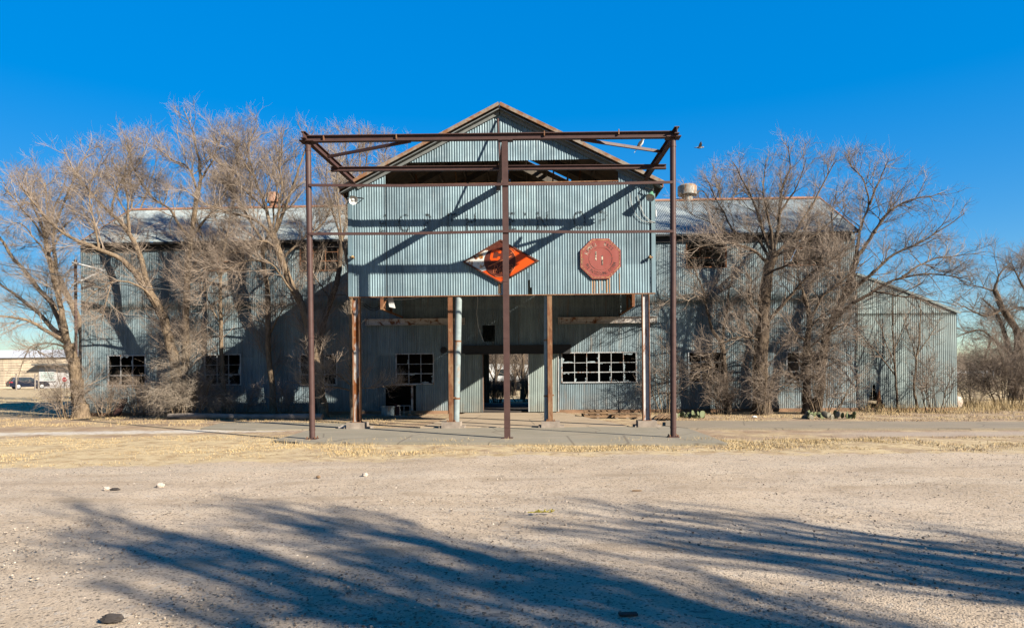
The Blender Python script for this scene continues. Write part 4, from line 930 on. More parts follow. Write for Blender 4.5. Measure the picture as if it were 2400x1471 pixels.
# dark blue car seen three-quarter from behind
n = N('dark_blue_car_paint'); M['car'] = n.out((.012, .018, .04), .25, .3, None); M['carglass'] = plain('dark_car_glass', (.03, .04, .045), .1, 0, .1, 2, .8); M['tyre'] = plain('tyre_rubber', (.02, .02, .02), .9); M['rim'] = plain('alloy_rim', (.55, .56, .58), .35, .6, .1)
M['tail'] = plain('red_tail_lamp', (.55, .02, .02), .3, 0, .05)
cq = P(66, 908, 92); car = thing('parked_car', (cq.x, 92, 0), 'dark blue estate car parked before the far beige warehouse', 'car')
CR = Matrix.Rotation(math.radians(52), 3, 'Z')    # car's forward axis +x
def cw(x, y, z): return V((cq.x, 92, 0))+CR @ V((x, y, z))
def cprism(m, prof, y0, y1):
    K = len(prof); vs = [cw(a, y0, b) for a, b in prof]+[cw(a, y1, b) for a, b in prof]
    m.add(vs, [tuple(range(K)), tuple(range(2*K-1, K-1, -1))]+[(i, K+i, K+(i+1) % K, (i+1) % K) for i in range(K)])
m = MB(); cprism(m, [(-2.3, .35), (-2.35, .75), (-2.25, 1.0), (1.0, 1.02), (2.1, .85), (2.3, .6), (2.3, .3), (1.75, .28), (1.7, .55), (1.5, .68), (1.2, .68), (1.0, .55), (.95, .28), (-.95, .28), (-1.0, .55), (-1.2, .68), (-1.5, .68), (-1.7, .55), (-1.75, .28)], -.9, .9)
cb = m.build('body', M['car'], car)
m = MB(); base = [(-2.2, 1.0), (1.0, 1.02)]; 
vs = [cw(x, y, z) for (x, z, yy) in ((-2.22, 1.0, .86), (1.05, 1.02, .86), (.2, 1.58, .66), (-1.75, 1.62, .66)) for y in (-yy, yy)]
m.add(vs, [(0, 2, 4, 6), (1, 7, 5, 3), (0, 6, 7, 1), (2, 3, 5, 4), (6, 4, 5, 7)]); m.build('cabin', M['car'], car)
m = MB()
for s in (-1, 1):
    for (x0, x1, t0, t1) in ((-1.95, -1.15, -1.6, -1.1), (-1.05, -.15, -1.02, -.2), (-.05, .85, -.1, .15)): m.add([cw(x0, s*.875, 1.05), cw(x1, s*.875, 1.05), cw(t1, s*.70, 1.52), cw(t0, s*.70, 1.52)], [(0, 1, 2, 3)])
m.add([cw(-2.2, -.72, 1.08), cw(-2.2, .72, 1.08), cw(-1.85, .56, 1.55), cw(-1.85, -.56, 1.55)], [(0, 1, 2, 3)]); m.build('windows', M['carglass'], car)
for x in (-1.35, 1.35):
    for s in (-1, 1):
        m = MB(); c = cw(x, s*.78, .34); axd = CR @ V((0, s, 0)); m.lathe(c, [(.2, 0), (.33, .01), (.34, .06), (.34, .16), (.31, .19), (.24, .195)], 20, axd); o = m.build('wheel', M['tyre'], car, smooth=40); m = MB(); m.lathe(c, [(.23, .15), (.24, .2), (.05, .215)], 16, axd); m.build('rim', M['rim'], o)
for s in (-1, 1):
    m = MB(); m.add([cw(-2.37+.02*i, s*y, z) for i in (0,) for y, z in ((.88, .82), (.5, .84), (.5, .97), (.9, .98))]+[cw(-1.98, s*.915, .9), cw(-1.98, s*.915, .98)], [(0, 1, 2, 3), (0, 3, 5, 4)]); m.build('tail_light', M['tail'], car)
m = MB(); m.add([cw(-2.375, y, z) for y, z in ((-.25, .72), (.25, .72), (.25, .84), (-.25, .84))], [(0, 1, 2, 3)]); m.build('number_plate', M['white'], car)
m = MB(); m.cbox(cw(-2.36, 0, .48), (.06, 1.7, .05), CR); m.build('bumper_strip', M['rim'], car)
# white tank trailer behind the doorway, long white rail on the right
q = P(1200, 880, 66); t = thing('white_trailer', (q.x, 66, 0), 'white caravan-like trailer seen through the open doorway', 'trailer'); m = MB(); prof = [(-2.6, .7), (2.6, .7), (2.7, 1.6), (2.2, 2.2), (-2.0, 2.3), (-2.6, 1.9)]; m.prism(prof, (q.x, 66, .2), U, Zv, Fw, 2.0); m.build('body', M['white'], t)
m = MB()
for x in (-1.5, .4): m.box((q.x+x, 63.97, 1.4), (q.x+x+.9, 64.0, 2.0))
m.build('window', M['carglass'], t); m = MB()
for x in (-.4, .5): m.lathe((q.x+x, 64.2, .4), [(.38, 0), (.4, .05), (.4, .25), (.38, .28)], 16, (0,-1,0))
m.build('wheel', M['tyre'], t, smooth=40)
q0, q1 = P(2236, 873, 120), P(2330, 872, 120); m = MB(); m.box((q0.x, 120, q0.z-.15), (q1.x, 120.2, q0.z+.25))
for k in range(9): x = q0.x+(q1.x-q0.x)*k/8; m.box((x-.08, 120.2, 0), (x+.08, 120.4, q0.z))
tag(m.build('guard_rail', M['cream']), 'long low white rail across the far right field', 'rail')
# overhead cable
m = MB(); a, b = P(-120, 592, 25), P(818, 690, 27.5); m.tube([a.lerp(b, t)+V((0, 0, -.55*4*t*(1-t))) for t in np.linspace(0, 1, 24)], .016, 5); tag(m.build('overhead_cable', M['wire']), 'dark overhead cable sagging across the left trees to the canopy', 'cable')
# ================================================================ bare trees
def bark(name, a, b, sc_=1.0):
    n = N(name); st = n.noise(1.0, 5, .65, n.scale((16*sc_, 16*sc_, 3.5*sc_)), .6); c = n.mix(n.ramp(st, .35, .65), a, b); c = n.mul(c, n.ramp(n.noise(3), .3, .7, .8, 1.12)); return n.out(c, .95, 0, st, .7, .03, .15)
M['bark'] = bark('tan_furrowed_bark', (.13, .09, .058), (.32, .235, .155)); M['bark_dark'] = bark('dark_furrowed_bark', (.07, .05, .036), (.20, .145, .10))
def twigmat(name, a, b):
    n = N(name); return n.out(n.mix(n.island(), a, b), .9, 0, None, spec=.1)
M['twig'] = twigmat('grey_tan_twigs', (.20, .15, .118), (.43, .345, .275)); M['twig_pale'] = twigmat('pale_bleached_twigs', (.24, .19, .15), (.46, .385, .305)); M['twig_dark'] = twigmat('brown_twigs', (.16, .12, .095), (.36, .285, .225))
def resample(pts, K):
    pts = np.asarray(pts, float); n = len(pts)
    e = np.vstack([2*pts[0]-pts[1], pts, 2*pts[-1]-pts[-2]]); out = []
    L = np.concatenate([[0], np.cumsum(np.linalg.norm(np.diff(pts, axis=0), axis=1))]); s = np.linspace(0, L[-1], K)
    for q in s:
        i = min(max(np.searchsorted(L, q, 'right')-1, 0), n-2); t = (q-L[i])/max(L[i+1]-L[i], 1e-9); p0, p1, p2, p3 = e[i:i+4]
        out.append(.5*((2*p1)+(-p0+p2)*t+(2*p0-5*p1+4*p2-p3)*t*t+(-p0+3*p1-3*p2+p3)*t**3))
    return np.array(out)
def norm(a): return a/np.maximum(np.linalg.norm(a, axis=-1, keepdims=True), 1e-9)
def tubes(mb, pts, rad, n):
    B, K, _ = pts.shape; d = np.empty_like(pts); d[:, 1:-1] = pts[:, 2:]-pts[:, :-2]; d[:, 0] = pts[:, 1]-pts[:, 0]; d[:, -1] = pts[:, -1]-pts[:, -2]; d = norm(d)
    ref = np.where(np.abs(d[:, :1, 2:3]) > .8, np.array([1., 0, 0]), np.array([0, 0, 1.])); a = norm(np.cross(d, np.broadcast_to(ref, d.shape))); b = np.cross(d, a)
    th = 2*np.pi*np.arange(n)/n
    W = pts[:, :, None]+(a[:, :, None]*np.cos(th)[:, None]+b[:, :, None]*np.sin(th)[:, None])*rad[:, :, None, None]
    base = (np.arange(B)*K*n)[:, None, None]; i = np.arange(K-1)[None, :, None]; j = np.arange(n)[None, None]; j2 = (j+1) % n
    f = np.stack([base+i*n+j, base+i*n+j2, base+(i+1)*n+j2, base+(i+1)*n+j], -1).reshape(-1, 4); mb.addq(W.reshape(-1, 3), f)
def grow(start, dirs, length, r0, r1, K, wander, trop, rg):
    B = len(start); pts = np.empty((B, K+1, 3)); pts[:, 0] = start; d = norm(dirs); st = (length/K)[:, None]
    for k in range(K):
        d = norm(d+rg.normal(0, wander, (B, 3))+np.array([0, 0, 1.])*trop); pts[:, k+1] = pts[:, k]+d*st
    pts[..., 2] = np.maximum(pts[..., 2], .02)
    t = np.linspace(0, 1, K+1)[None]; return pts, r0[:, None]*(1-t)+r1[:, None]*t
def spawn(pts, rad, per_m, tlo, thi, ang0, ang1, rg, lens):
    B, K, _ = pts.shape; L = np.linalg.norm(np.diff(pts, axis=1), axis=2).sum(1); cnt = rg.poisson(L*per_m); par = np.repeat(np.arange(B), cnt); C = len(par)
    t = rg.uniform(tlo, thi, C); x = t*(K-1); i = np.minimum(x.astype(int), K-2); f = (x-i)[:, None]; p = pts[par, i]*(1-f)+pts[par, i+1]*f; d = norm(pts[par, i+1]-pts[par, i])
    q = norm(np.cross(d, rg.normal(0, 1, (C, 3)))); a = rg.uniform(ang0, ang1, C)[:, None]; nd = d*np.cos(a)+q*np.sin(a); rp = rad[par, i]*(1-f[:, 0])+rad[par, i+1]*f[:, 0]
    return p, nd, t, rp, lens(par, t, L, C)
def tree(name, base, limbs, label, cat='tree', group=None, L1=1.7, d1=5, d2=7, d3=8, trop=.10, wander=.20, tm='twig', bm='bark', seed=0, spread=1.0, tlo=.18, rt=.0031, flat_y=None, sides=3, lens2=.5, maxl1=9):
    rg = np.random.default_rng(seed+100); t = thing(name, base, label, cat, group); tm_, bm_ = M[tm], M[bm]
    mb = MB(); allp, allr = [], []
    for pts, r0, r1 in limbs:
        Ln = np.linalg.norm(np.diff(np.array(pts), axis=0), axis=1).sum(); K = 18; q = resample(pts, K); s = np.linspace(0, 1, K); wv = rg.normal(0, 1, (K, 3)); wv = (wv+np.roll(wv, 1, 0)+np.roll(wv, -1, 0))/3*np.minimum(.05, Ln*.012); wv[0] = 0; q = q+wv
        rr = r0+(r1-r0)*s**.8; rr = rr*(1+rg.normal(0, .05, K)); allp.append(q); allr.append(rr)
    PP, RR = np.array(allp), np.array(allr); tubes(mb, PP, RR, 10)
    if limbs[0][1] > .1:      # root flare
        q = allp[0][0]; fl = np.array([[q+[0, 0, -.15], q+[0, 0, .05], q+[0, 0, .25], q+[0, 0, .6]]]); tubes(mb, fl, np.array([[1.5, 1.32, 1.15, .98]])*limbs[0][1], 12)
    mb.build('trunk', bm_, t, smooth=True)
    cb = MB(); sel = slice(None)
    def l1(par, tt, L, C): return np.minimum(rg.uniform(.45, 1.15, C)*L1*(1.25-.75*tt), maxl1)
    p, d, tt, rp, ln = spawn(PP, RR, d1*.95, tlo, 1.0, .45*spread, 1.05*spread, rg, l1); r0 = np.minimum(rp*.75, .007+.0085*ln); a, ra = grow(p, d, ln, r0, r0*.35, 6, wander, trop, rg); tubes(cb, a, ra, 4)
    p, d, tt, rp, ln = spawn(a, ra, d2*1.35, .15, 1.0, .4, 1.0, rg, lambda par, tt, L, C: L[par]*rg.uniform(.22, .62, C)*lens2/.5*(1.15-.5*tt)); r0 = np.minimum(rp*.8, .0035+.004*ln); b, rb = grow(p, d, ln, np.maximum(r0, rt), np.full(len(p), rt*.7), 4, wander*.9, trop*1.3, rg); tubes(cb, b, rb, 3)
    p, d, tt, rp, ln = spawn(b, rb, d3*1.55, .1, 1.0, .35, .95, rg, lambda par, tt, L, C: rg.uniform(.14, .55, C)); c, rc = grow(p, d, ln, np.full(len(p), rt), np.full(len(p), rt*.45), 2, wander, trop, rg); tubes(cb, c, rc, 3)
    # ends of the limbs carry twigs on
    cb.build('crown', tm_, t)
    return len(a), len(b), len(c)
def W(Y, pts, r0, r1, rgn=None):      # limb drawn through points seen in the photograph at depth Y (+ optional own depth offset)
    return ([tuple(P(p[0], p[1], Y+(p[2] if len(p) > 2 else 0))) for p in pts], r0, r1)
def rooted(px, py): q = G(px, py, -.03); return q
TOT = [0, 0, 0]
def T(name, Yp, basepx, limbs, label, **k):
    q = P(basepx, 900, Yp); base = V((q.x, Yp, 0)); L = []
    for i, l in enumerate(limbs):
        w_ = W(Yp, *l)
        if i == 0: w_[0][0] = (base.x, base.y, -.03)
        L.append(w_)
    r = tree(name, base, L, label, **k)
    for i in range(3): TOT[i] += r[i]
GL, GR = 'bare trees along the left wall', 'bare trees along the right wall'
T('bare_tree', 27.3, 190, [
  ([(190, 968), (181, 905), (172, 850), (160, 808)], .27, .21),
  ([(160, 810), (150, 755, -.2), (137, 690, -.3), (122, 620, -.5), (106, 560, -.6), (85, 495, -.8), (62, 430, -.9)], .15, .02),
  ([(160, 810), (128, 722, .2), (80, 660, .2), (32, 605, .3), (0, 560, .3), (-45, 505, .3)], .14, .03),
  ([(156, 800), (110, 752, .5), (62, 712, .8), (0, 662, 1.2), (-50, 640, 1.3)], .12, .03),
  ([(158, 806), (100, 768, -.6), (40, 746, -1), (-40, 738, -1.4)], .10, .025),
  ([(137, 690, -.3), (130, 622, .2), (126, 545, .5), (150, 470, .8), (185, 405, 1), (212, 335, 1.2)], .09, .015),
  ([(106, 560, -.6), (60, 500, -.2), (20, 450, 0), (-5, 400, 0)], .05, .012),
  ([(158, 815), (120, 802, -.8), (72, 812, -1.3), (50, 858, -1.5), (44, 892, -1.5)], .04, .008),
  ([(72, 812, -1.3), (100, 830, -1.5), (140, 850, -1.7)], .022, .006)],
  'leaning bare tree at the left corner of the building with limbs spread over the lot', cat='tree', group=GL, L1=1.5, d1=5.5, trop=.07, seed=1)
T('bare_tree', 26.8, 408, [
  ([(408, 972), (412, 890), (398, 810), (378, 735), (352, 682), (322, 642)], .22, .15),
  ([(322, 642), (280, 605, -.3), (232, 585, -.5), (182, 562, -.8), (130, 530, -1), (80, 480, -1.2), (42, 420, -1.2)], .12, .018),
  ([(352, 682), (330, 600, .2), (302, 545, .3), (262, 500, .4), (220, 458, .4), (180, 408, .5), (150, 350, .5)], .13, .018),
  ([(302, 545, .3), (300, 470, .6), (292, 400, .6), (306, 340, .5)], .07, .014),
  ([(378, 735), (352, 690, -.6), (310, 665, -1), (262, 660, -1.2), (215, 685, -1.4), (200, 720, -1.5)], .06, .012),
  ([(262, 660, -1.2), (250, 700, -1.4), (236, 760, -1.4)], .025, .008),
  ([(232, 585, -.5), (215, 500, -.6), (212, 430, -.6), (250, 350, -.4)], .05, .012),
  ([(262, 500, .4), (280, 430, .6), (330, 380, .8), (345, 320, .9)], .05, .012)],
  'big crooked bare tree whose limbs reach up left over the roof end', group=GL, L1=1.5, d1=5.5, trop=.06, seed=2)
T('bare_tree', 27.2, 436, [
  ([(436, 972), (432, 860), (435, 740), (438, 650), (446, 560), (464, 450)], .17, .09),
  ([(464, 450), (470, 395, .1), (458, 330, .2), (430, 262, .2)], .08, .014),
  ([(464, 450), (440, 392, -.3), (402, 372, -.5), (365, 345, -.6)], .05, .012),
  ([(466, 430), (500, 370, .2), (522, 305, .3)], .05, .012),
  ([(446, 560), (405, 500, .4), (352, 455, .6), (310, 392, .6), (295, 345, .6)], .07, .012),
  ([(446, 560), (500, 490, -.3), (540, 420, -.4), (556, 340, -.4)], .06, .012),
  ([(438, 650), (470, 600, -.6), (520, 570, -.9), (560, 520, -1)], .05, .012)],
  'tall slim bare tree whose crown tops all the others on the left', group=GL, L1=1.6, d1=6.5, trop=.10, seed=3)
T('bare_tree', 27.6, 524, [
  ([(524, 970), (520, 860), (515, 740), (516, 640), (528, 560)], .10, .05), ([(528, 560), (545, 480), (560, 400), (555, 330)], .05, .012), ([(516, 650), (490, 590), (470, 540), (450, 480)], .04, .01), ([(517, 760), (485, 700, -.3), (470, 640, -.4)], .035, .01)],
  'thin straight bare tree in front of the second lower window', group=GL, L1=1.2, d1=5, seed=4)
T('bare_tree', 27.5, 640, [
  ([(640, 970), (634, 860), (628, 720), (622, 640), (616, 570)], .135, .08), ([(616, 570), (565, 478, .3), (510, 405, .4), (478, 335, .4)], .07, .012), ([(618, 590), (640, 510, .2), (650, 430, .2), (655, 345, .2)], .06, .012), ([(634, 780), (660, 730, -.3), (690, 710, -.4)], .035, .01)],
  'upright bare tree standing between the second and third lower windows', group=GL, L1=1.5, d1=5.5, trop=.1, seed=5)
T('bare_tree', 26.6, 757, [
  ([(757, 972), (744, 865), (727, 785), (708, 715), (672, 640), (650, 575), (638, 548)], .19, .13),
  ([(638, 548), (622, 490, .2), (598, 420, .3), (582, 350, .3), (604, 295, .3)], .09, .014), ([(640, 552), (672, 470, .1), (695, 410, .2), (712, 350, .2), (735, 310, .2)], .09, .014), ([(650, 575), (610, 525, -.5), (545, 500, -.8), (480, 478, -1), (430, 440, -1)], .07, .012),
  ([(652, 580), (618, 566, -.9), (565, 580, -1.3), (502, 612, -1.6), (455, 660, -1.8)], .05, .01), ([(690, 690), (640, 618, -1.2), (590, 612, -1.5), (520, 640, -1.8), (470, 690, -1.9)], .045, .01),
  ([(660, 610), (710, 560, .3), (760, 520, .4), (790, 450, .5)], .06, .012), ([(622, 490, .2), (560, 430, .4), (520, 360, .5)], .05, .012), ([(640, 552), (660, 450, -.3), (655, 380, -.4), (668, 305, -.4)], .06, .012), ([(598, 420), (560, 360, .2), (540, 310, .2)], .035, .01)],
  'leaning bare tree with a wide fan crown left of the steel frame', group=GL, L1=1.7, d1=6.5, trop=.11, seed=6)
T('bare_tree', 27.2, 745, [
  ([(745, 972), (744, 880), (752, 780), (774, 702), (790, 650), (800, 565)], .15, .09), ([(800, 565), (780, 490), (765, 420), (772, 350)], .06, .012), ([(800, 565), (828, 470), (850, 400), (872, 320)], .06, .012), ([(795, 610), (812, 500, .4), (816, 400, .4), (808, 320, .4)], .05, .012), ([(774, 702), (735, 640, .3), (715, 580, .3)], .04, .01)],
  'dark bare tree behind the left steel post leaning towards the canopy', group=GL, L1=1.3, d1=5, trop=.12, seed=7, bm='bark_dark')
T('bare_tree', 24.6, 828, [
  ([(828, 988), (826, 920), (823, 820), (822, 720), (818, 640), (806, 585)], .115, .06), ([(806, 585), (795, 500), (790, 420), (800, 340)], .04, .01), ([(812, 600), (822, 520, .5), (815, 430, .5), (838, 340, .5)], .04, .01),
  ([(826, 905), (790, 880, -.2), (740, 872, -.3), (690, 860, -.3)], .03, .008), ([(826, 915), (775, 905, -.3), (720, 900, -.4), (672, 893, -.4)], .03, .008), ([(827, 910), (868, 908, -.1), (905, 905, -.1), (938, 893, -.1)], .022, .006)],
  'bare tree close beside the left canopy column with low twiggy side branches', group=GL, L1=.8, d1=9, d2=9, trop=.16, seed=8, tm='twig_pale', lens2=.6)
# trees standing behind the building
for (bx, cx, ct, lab, sd) in ((300, 310, 330, 'pale twiggy bare tree behind the left roof end', 21), (590, 590, 310, 'pale twiggy bare tree behind the middle of the left roof', 22), (850, 850, 290, 'pale twiggy bare tree rising behind the canopy left eave', 23), (188, 112, 470, 'distant bare tree behind the leaning corner tree', 24), (1700, 1690, 420, 'bare tree behind the right roof near the big vent', 25)):
    T('bare_tree', 38.5, bx, [([(bx, 940), (bx, 760), (cx, 600), (cx, 520)], .25, .12), ([(cx, 530), (cx-40, 450), (cx-70, ct+40)], .07, .012), ([(cx, 530), (cx-5, 430), (cx-10, ct)], .08, .012), ([(cx, 530), (cx+40, 440), (cx+60, ct+25)], .07, .012), ([(cx, 600), (cx+60, 510), (cx+100, ct+70)], .06, .012), ([(cx, 600), (cx-70, 520), (cx-110, ct+80)], .06, .012)],
      lab, group='bare trees behind the building', L1=2.0, d1=4.5, d2=6, d3=6, trop=.12, seed=sd, rt=.005)
# right of the canopy
T('bare_tree', 26.9, 1785, [
  ([(1785, 975), (1782, 860), (1788, 765), (1795, 690), (1800, 625), (1812, 595)], .33, .19), 
  ([(1803, 620), (1770, 588, -.5), (1720, 570, -.9), (1660, 572, -1.1), (1605, 590, -1.2)], .08, .014), ([(1812, 600), (1822, 540, .1), (1828, 470, .2), (1850, 400, .2), (1850, 345, .2)], .10, .013), ([(1812, 600), (1788, 540, .3), (1768, 480, .4), (1742, 425, .4), (1715, 380, .4)], .085, .012), ([(1812, 600), (1802, 510, -.2), (1788, 440, -.2), (1795, 375, -.2)], .075, .012),
  ([(1816, 595), (1868, 540, .2), (1902, 480, .3), (1935, 420, .3), (1962, 370, .3)], .075, .012), ([(1818, 597), (1880, 572, -.5), (1940, 525, -.7), (1992, 470, -.8)], .06, .012), ([(1808, 606), (1772, 560, .6), (1718, 540, .8), (1688, 480, .9), (1652, 415, .9)], .07, .012), ([(1772, 560, .6), (1700, 545, .9), (1640, 510, 1), (1600, 480, 1)], .045, .01),
  ([(1788, 765), (1832, 712, -.4), (1855, 690, -.5), (1902, 640, -.8), (1962, 600, -1), (2012, 572, -1.1)], .09, .014), ([(1790, 750), (1755, 705, -.4), (1762, 660, -.5), (1748, 640, -.5)], .07, .03), ([(1828, 500), (1870, 430), (1890, 370)], .05, .01), ([(1800, 640), (1850, 620, -1), (1900, 610, -1.4), (1960, 630, -1.6)], .05, .01), ([(1785, 800), (1745, 790, -.6), (1700, 800, -.9), (1660, 830, -1)], .04, .008)],
  'big bare tree with a thick dark trunk before the right wall', group=GR, L1=1.6, d1=5.5, trop=.09, seed=9, bm='bark_dark')
T('bare_tree', 27.0, 1893, [
  ([(1893, 975), (1890, 890), (1890, 800), (1896, 735), (1884, 690)], .19, .08), ([(1894, 760), (1932, 692, -.3), (1990, 642, -.5), (2045, 600, -.6)], .07, .012), ([(1890, 800), (1852, 770, -.5), (1830, 740, -.7)], .05, .01), ([(1892, 820), (1940, 780, -.6), (1990, 760, -.8), (2010, 800, -.9)], .05, .01), ([(1890, 870), (1850, 900, -.5), (1815, 930, -.6)], .04, .01), ([(1884, 690), (1870, 640), (1880, 590)], .05, .012), ([(1892, 840), (1950, 840, -.8), (2000, 870, -1)], .035, .008), ([(1890, 780), (1925, 740, -.8), (1975, 715, -1)], .04, .008)],
  'bushy bare tree with dense drooping twigs near the right end of the building', group=GR, L1=1.3, d1=6.5, d2=6.5, trop=.0, seed=10, bm='bark_dark', wander=.25)
T('bare_tree', 27.4, 1706, [
  ([(1706, 975), (1698, 880), (1692, 805)], .13, .10), ([(1692, 805), (1664, 758), (1650, 685), (1630, 640), (1605, 590)], .075, .012), ([(1692, 805), (1702, 730), (1714, 675), (1740, 610)], .06, .012), ([(1697, 870), (1660, 860, -.3), (1620, 870, -.5)], .03, .008), ([(1650, 700), (1620, 690, -.4), (1580, 700, -.5), (1550, 690, -.5)], .035, .008)],
  'slim forked bare tree beside the window right of the steel frame', group=GR, L1=1.2, d1=6.5, trop=.05, seed=12, bm='bark_dark')
T('bare_tree', 27.3, 1915, [
  ([(1915, 975), (1925, 870), (1942, 768), (1978, 700), (2004, 610)], .17, .11), ([(2004, 610), (2016, 535, .2), (2038, 480, .3), (2020, 420, .3), (1990, 382, .3)], .08, .012), ([(2038, 480, .3), (2060, 425, .3), (2082, 372, .3)], .05, .012), ([(2004, 610), (2045, 548, -.2), (2092, 490, -.3), (2140, 468, -.4), (2215, 455, -.5)], .085, .012), ([(2050, 545, -.2), (2100, 470, .3), (2130, 420, .4)], .05, .01),
  ([(1978, 700), (2040, 645, -.5), (2090, 600, -.7), (2150, 570, -.9), (2205, 540, -1), (2262, 500, -1.1)], .08, .012), ([(1950, 760), (1995, 715, -.8), (2045, 682, -1), (2115, 648, -1.2), (2190, 642, -1.5), (2270, 655, -1.8)], .09, .014), ([(2115, 648, -1.2), (2180, 610, -1), (2240, 600, -1), (2310, 590, -1)], .045, .01), ([(2045, 682, -1), (2090, 690, -1.4), (2160, 700, -1.6), (2240, 715, -1.8)], .04, .01), ([(1978, 700), (1965, 600, .4), (1950, 520, .5), (1962, 440, .5)], .06, .012)],
  'bare tree with long limbs sweeping out beyond the right roof end', group=GR, L1=1.5, d1=6, trop=.06, seed=13, bm='bark_dark')
T('sapling', 27.6, 2105, [([(2105, 972), (2099, 880), (2091, 770), (2096, 690)], .055, .015), ([(2099, 880), (2062, 832), (2030, 800), (2000, 760)], .03, .008), ([(2095, 820), (2120, 760), (2140, 700)], .025, .007), ([(2098, 860), (2070, 790), (2055, 720)], .025, .007)], 'dark bare sapling before the right lean-to wall', group='bare saplings by the right lean-to', L1=.8, d1=5, seed=14, bm='bark_dark')
T('sapling', 27.6, 2146, [([(2146, 970), (2147, 870), (2156, 780), (2160, 700)], .055, .015), ([(2150, 850), (2130, 780), (2110, 730)], .022, .007), ([(2150, 830), (2190, 770), (2215, 720)], .022, .007)], 'pale stemmed bare sapling right of the dark sapling', group='bare saplings by the right lean-to', L1=.7, d1=5, seed=15)
def shrub(name, px, py, Y, W_, H_, K, label, seed, group='bare shrubs', tm='twig', droop=0.0, **k):
    rg = random.Random(seed); q = P(px, 900, Y); base = V((q.x, Y, 0)); L = []
    for i in range(K):
        a = rg.uniform(-1, 1); h = H_*rg.uniform(.55, 1); b = base+V((a*W_*.25, rg.uniform(-.25, .25), -.02)); e = base+V((a*W_, rg.uniform(-.6, .4), h*(1-.35*abs(a))-droop*abs(a)*H_))
        e.z = max(e.z, .1); mid = b.lerp(e, .5)+V((0, 0, h*.16+droop*H_*.4)); L.append(([tuple(b), tuple(mid), tuple(e)], rg.uniform(.012, .026), .006))
    r = tree(name, base, L, label, cat='shrub', group=group, tm=tm, bm='bark' if tm != 'twig_dark' else 'bark_dark', seed=seed, **k)
    for i in range(3): TOT[i] += r[i]
shrub('bare_shrub', 440, 960, 26.3, 1.7, 3.6, 32, 'tangled pale brush heaped against the left wall under the crooked tree', 31, L1=.9, d1=6, d2=7, trop=-.06, tm='twig_pale', droop=.25, wander=.3)
shrub('bare_shrub', 160, 960, 27.1, 1.0, 2.3, 16, 'tangled brush around the foot of the corner tree', 32, L1=.7, d1=6, d2=7, trop=.02, wander=.3)
shrub('bare_shrub', 1785, 960, 26.3, 0.8, 2.7, 18, 'tangled vine stems and brush around the thick right trunk', 33, L1=.6, d1=5, d2=6, trop=-.03, wander=.3)
shrub('bare_shrub', 1690, 965, 26.9, 1.2, 1.9, 11, 'low bare brush under the window right of the steel frame', 34, L1=.7, d1=6, tm='twig_dark', trop=.03)
shrub('bare_shrub', 2190, 968, 27.2, 1.2, 3.4, 8, 'dark many stemmed shrub at the right corner of the lean-to', 35, L1=1.0, d1=4.5, tm='twig_dark', trop=.05)
shrub('bare_shrub', 1930, 960, 26.4, 1.9, 2.9, 14, 'thin grey brush under the bushy right tree', 36, L1=.9, d1=5, d2=6, trop=.0, wander=.28)
shrub('bare_shrub', 1560, 965, 27.5, 1.2, 3.4, 7, 'thin brush climbing the wall behind the right steel post', 37, L1=.8, d1=5, trop=.05)
shrub('bare_shrub', 330, 965, 27.6, 1.2, 2.2, 10, 'sparse low brush under the leftmost window', 38, L1=.8, d1=5, trop=.03)
shrub('bare_shrub', 2360, 965, 30, 1.9, 3.4, 20, 'brown bushy shrub in the tall grass at the right edge', 39, L1=1.2, d1=6, tm='twig_dark', trop=.06)
shrub('bare_shrub', 2270, 960, 32, 1.6, 2.2, 12, 'smaller brown shrub in the grass right of the lean-to', 40, L1=1.0, d1=6, tm='twig', trop=.06)
shrub('bare_shrub', 250, 965, 27.5, 1.0, 1.6, 9, 'short bare brush between the corner tree and the leaning steel channel', 42, L1=.7, d1=6, trop=.03)
shrub('bare_shrub', 660, 968, 27.3, 1.3, 1.5, 9, 'sparse shaded brush behind the long log', 43, L1=.8, d1=5, trop=.0)
shrub('bare_shrub', 560, 968, 27.4, 1.4, 1.6, 9, 'sparse shaded brush along the dark left wall', 41, L1=.8, d1=5, trop=.0)
GF = 'bare trees at the far right'
T('bare_tree', 37, 2384, [([(2384, 945), (2376, 870), (2388, 790), (2350, 722), (2330, 682)], .34, .12), ([(2330, 682), (2345, 640), (2372, 615)], .08, .015), ([(2350, 722), (2310, 740, -.5), (2262, 722, -1), (2228, 702, -1.2)], .09, .015), ([(2376, 870), (2355, 780, .3), (2335, 735, .4), (2300, 700, .5)], .2, .03), ([(2378, 840), (2325, 790, -.8), (2292, 772, -1), (2240, 790, -1.2)], .1, .015), ([(2325, 790, -.8), (2308, 840, -1), (2292, 880, -1)], .05, .012), ([(2386, 800), (2420, 740), (2440, 690)], .1, .015), ([(2330, 682), (2290, 670), (2250, 665)], .05, .012)],
  'thick crooked bare tree in the field beyond the lean-to', group=GF, L1=1.9, d1=5, trop=.04, seed=16, bm='bark_dark', tm='twig_dark')
T('bare_tree', 40, 2450, [([(2450, 940), (2440, 800), (2425, 700)], .3, .15), ([(2425, 700), (2390, 660), (2370, 610)], .1, .015), ([(2430, 740), (2390, 720), (2350, 740)], .09, .015), ([(2425, 700), (2440, 640), (2410, 590)], .1, .015)],
  'bare tree cut off by the right edge of the view', group=GF, L1=2.2, d1=5, trop=.05, seed=17, bm='bark_dark', tm='twig_dark')
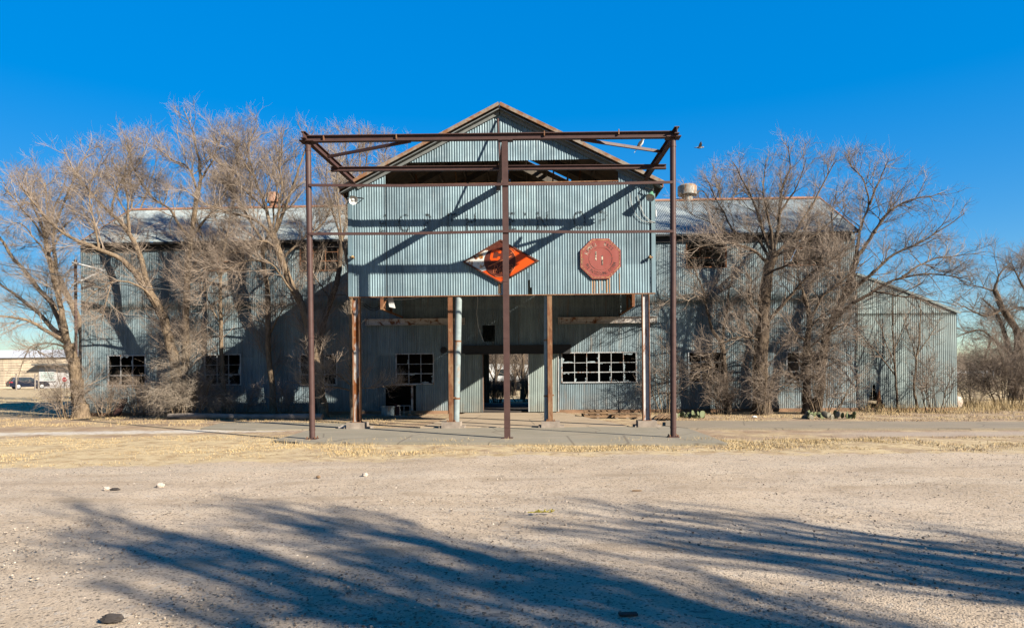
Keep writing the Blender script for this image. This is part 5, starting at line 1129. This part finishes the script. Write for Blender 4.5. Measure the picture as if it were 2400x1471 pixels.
# trees seen through the doorway
for (px, Y, lab, sd) in ((1160, 46, 'dark bare thicket tree at the left of the doorway view', 51), (1224, 43, 'black bare tree trunk at the right of the doorway view', 52), (1205, 50, 'forked bare sapling in the middle of the doorway view', 53)):
    T('bare_tree', Y, px, [([(px, 905), (px+2, 860), (px+3, 800), (px+5, 740)], .13, .05), ([(px, 900), (px-15, 860), (px-25, 810)], .07, .012), ([(px+1, 890), (px+18, 850), (px+30, 820)], .06, .012), ([(px+2, 870), (px-12, 830), (px-18, 790)], .05, .012)], lab, group='bare trees seen through the doorway', L1=1.8, d1=5, trop=.05, seed=sd, bm='bark_dark', tm='twig_dark')
shrub('bare_shrub', 1165, 900, 38.5, 1.3, 1.5, 22, 'dark brush pile behind the left of the doorway', 55, L1=.8, d1=8, tm='twig_dark', trop=.02, droop=.2)
shrub('bare_shrub', 1222, 900, 39.5, 1.5, 2.0, 26, 'dark brush pile behind the right of the doorway', 56, L1=.9, d1=8, tm='twig_dark', trop=.02, droop=.2)
# far wood: one mass of brush along the horizon
rg = np.random.default_rng(77); cb = MB(); K = 5200
x = np.concatenate([rg.uniform(-14, 14, 1500), rg.uniform(40, 190, 3700)]); y = np.concatenate([rg.uniform(78, 100, 1500), rg.uniform(140, 200, 3700)]); hgt = np.concatenate([rg.uniform(2.5, 8.5, 1500), rg.uniform(2, 6.5, 3700)])
st = np.stack([x, y, np.zeros(K)], 1); a, ra = grow(st, np.concatenate([rg.normal(0, .25, (K, 2)), np.ones((K, 1))], 1), hgt, np.full(K, .07), np.full(K, .02), 5, .14, .05, rg); tubes(cb, a, ra, 3)
p, d, tt, rp, ln = spawn(a, ra, 1.6, .15, 1, .4, .9, rg, lambda par, tt, L, C: rg.uniform(.8, 2.2, C)); b, rb = grow(p, d, ln, np.full(len(p), .025), np.full(len(p), .012), 3, .2, .05, rg); tubes(cb, b, rb, 3)
tag(cb.build('distant_wood', M['twig']), 'far strip of bare grey brown woodland along the horizon', 'woodland', kind='stuff')
# trees behind the viewer whose shadows cross the lot
def shade_tree(bx, by, h, seed, label, spread_, n_l, lean=(0, 0)):
    rg = random.Random(seed); base = V((bx, by, 0)); fork = base+V((lean[0]*.3, lean[1]*.3, h*.28)); L = [([tuple(base+V((0,0,-.03))), tuple(base.lerp(fork, .5)), tuple(fork)], .32, .26)]
    for i in range(n_l):
        a = 2*math.pi*(i+rg.uniform(-.3, .3))/n_l; rr = spread_*rg.uniform(.5, 1); e = fork+V((math.cos(a)*rr+lean[0], math.sin(a)*rr+lean[1], h*.72*rg.uniform(.7, 1))); mid = fork.lerp(e, .5)+V((math.cos(a)*rr*.12, math.sin(a)*rr*.12, -.1*h*rg.random()))
        L.append(([tuple(fork), tuple(mid), tuple(e)], rg.uniform(.075, .11), .03))
    r = tree('bare_tree', base, L, label, group='bare trees behind the viewer', L1=2.2, d1=3.6, d2=2.4, d3=1, trop=.16, seed=seed, rt=.012, tlo=.2, spread=.6)
    for i in range(3): TOT[i] += r[i]
shade_tree(10.75, -3.2, 9.8, 61, 'tall bare tree behind the viewer shading the middle of the lot', 1.5, 16)
shade_tree(13.5, -1.1, 8.0, 62, 'slim bare tree behind the viewer shading the right of the lot', 1.4, 9)
print('twigs', TOT)
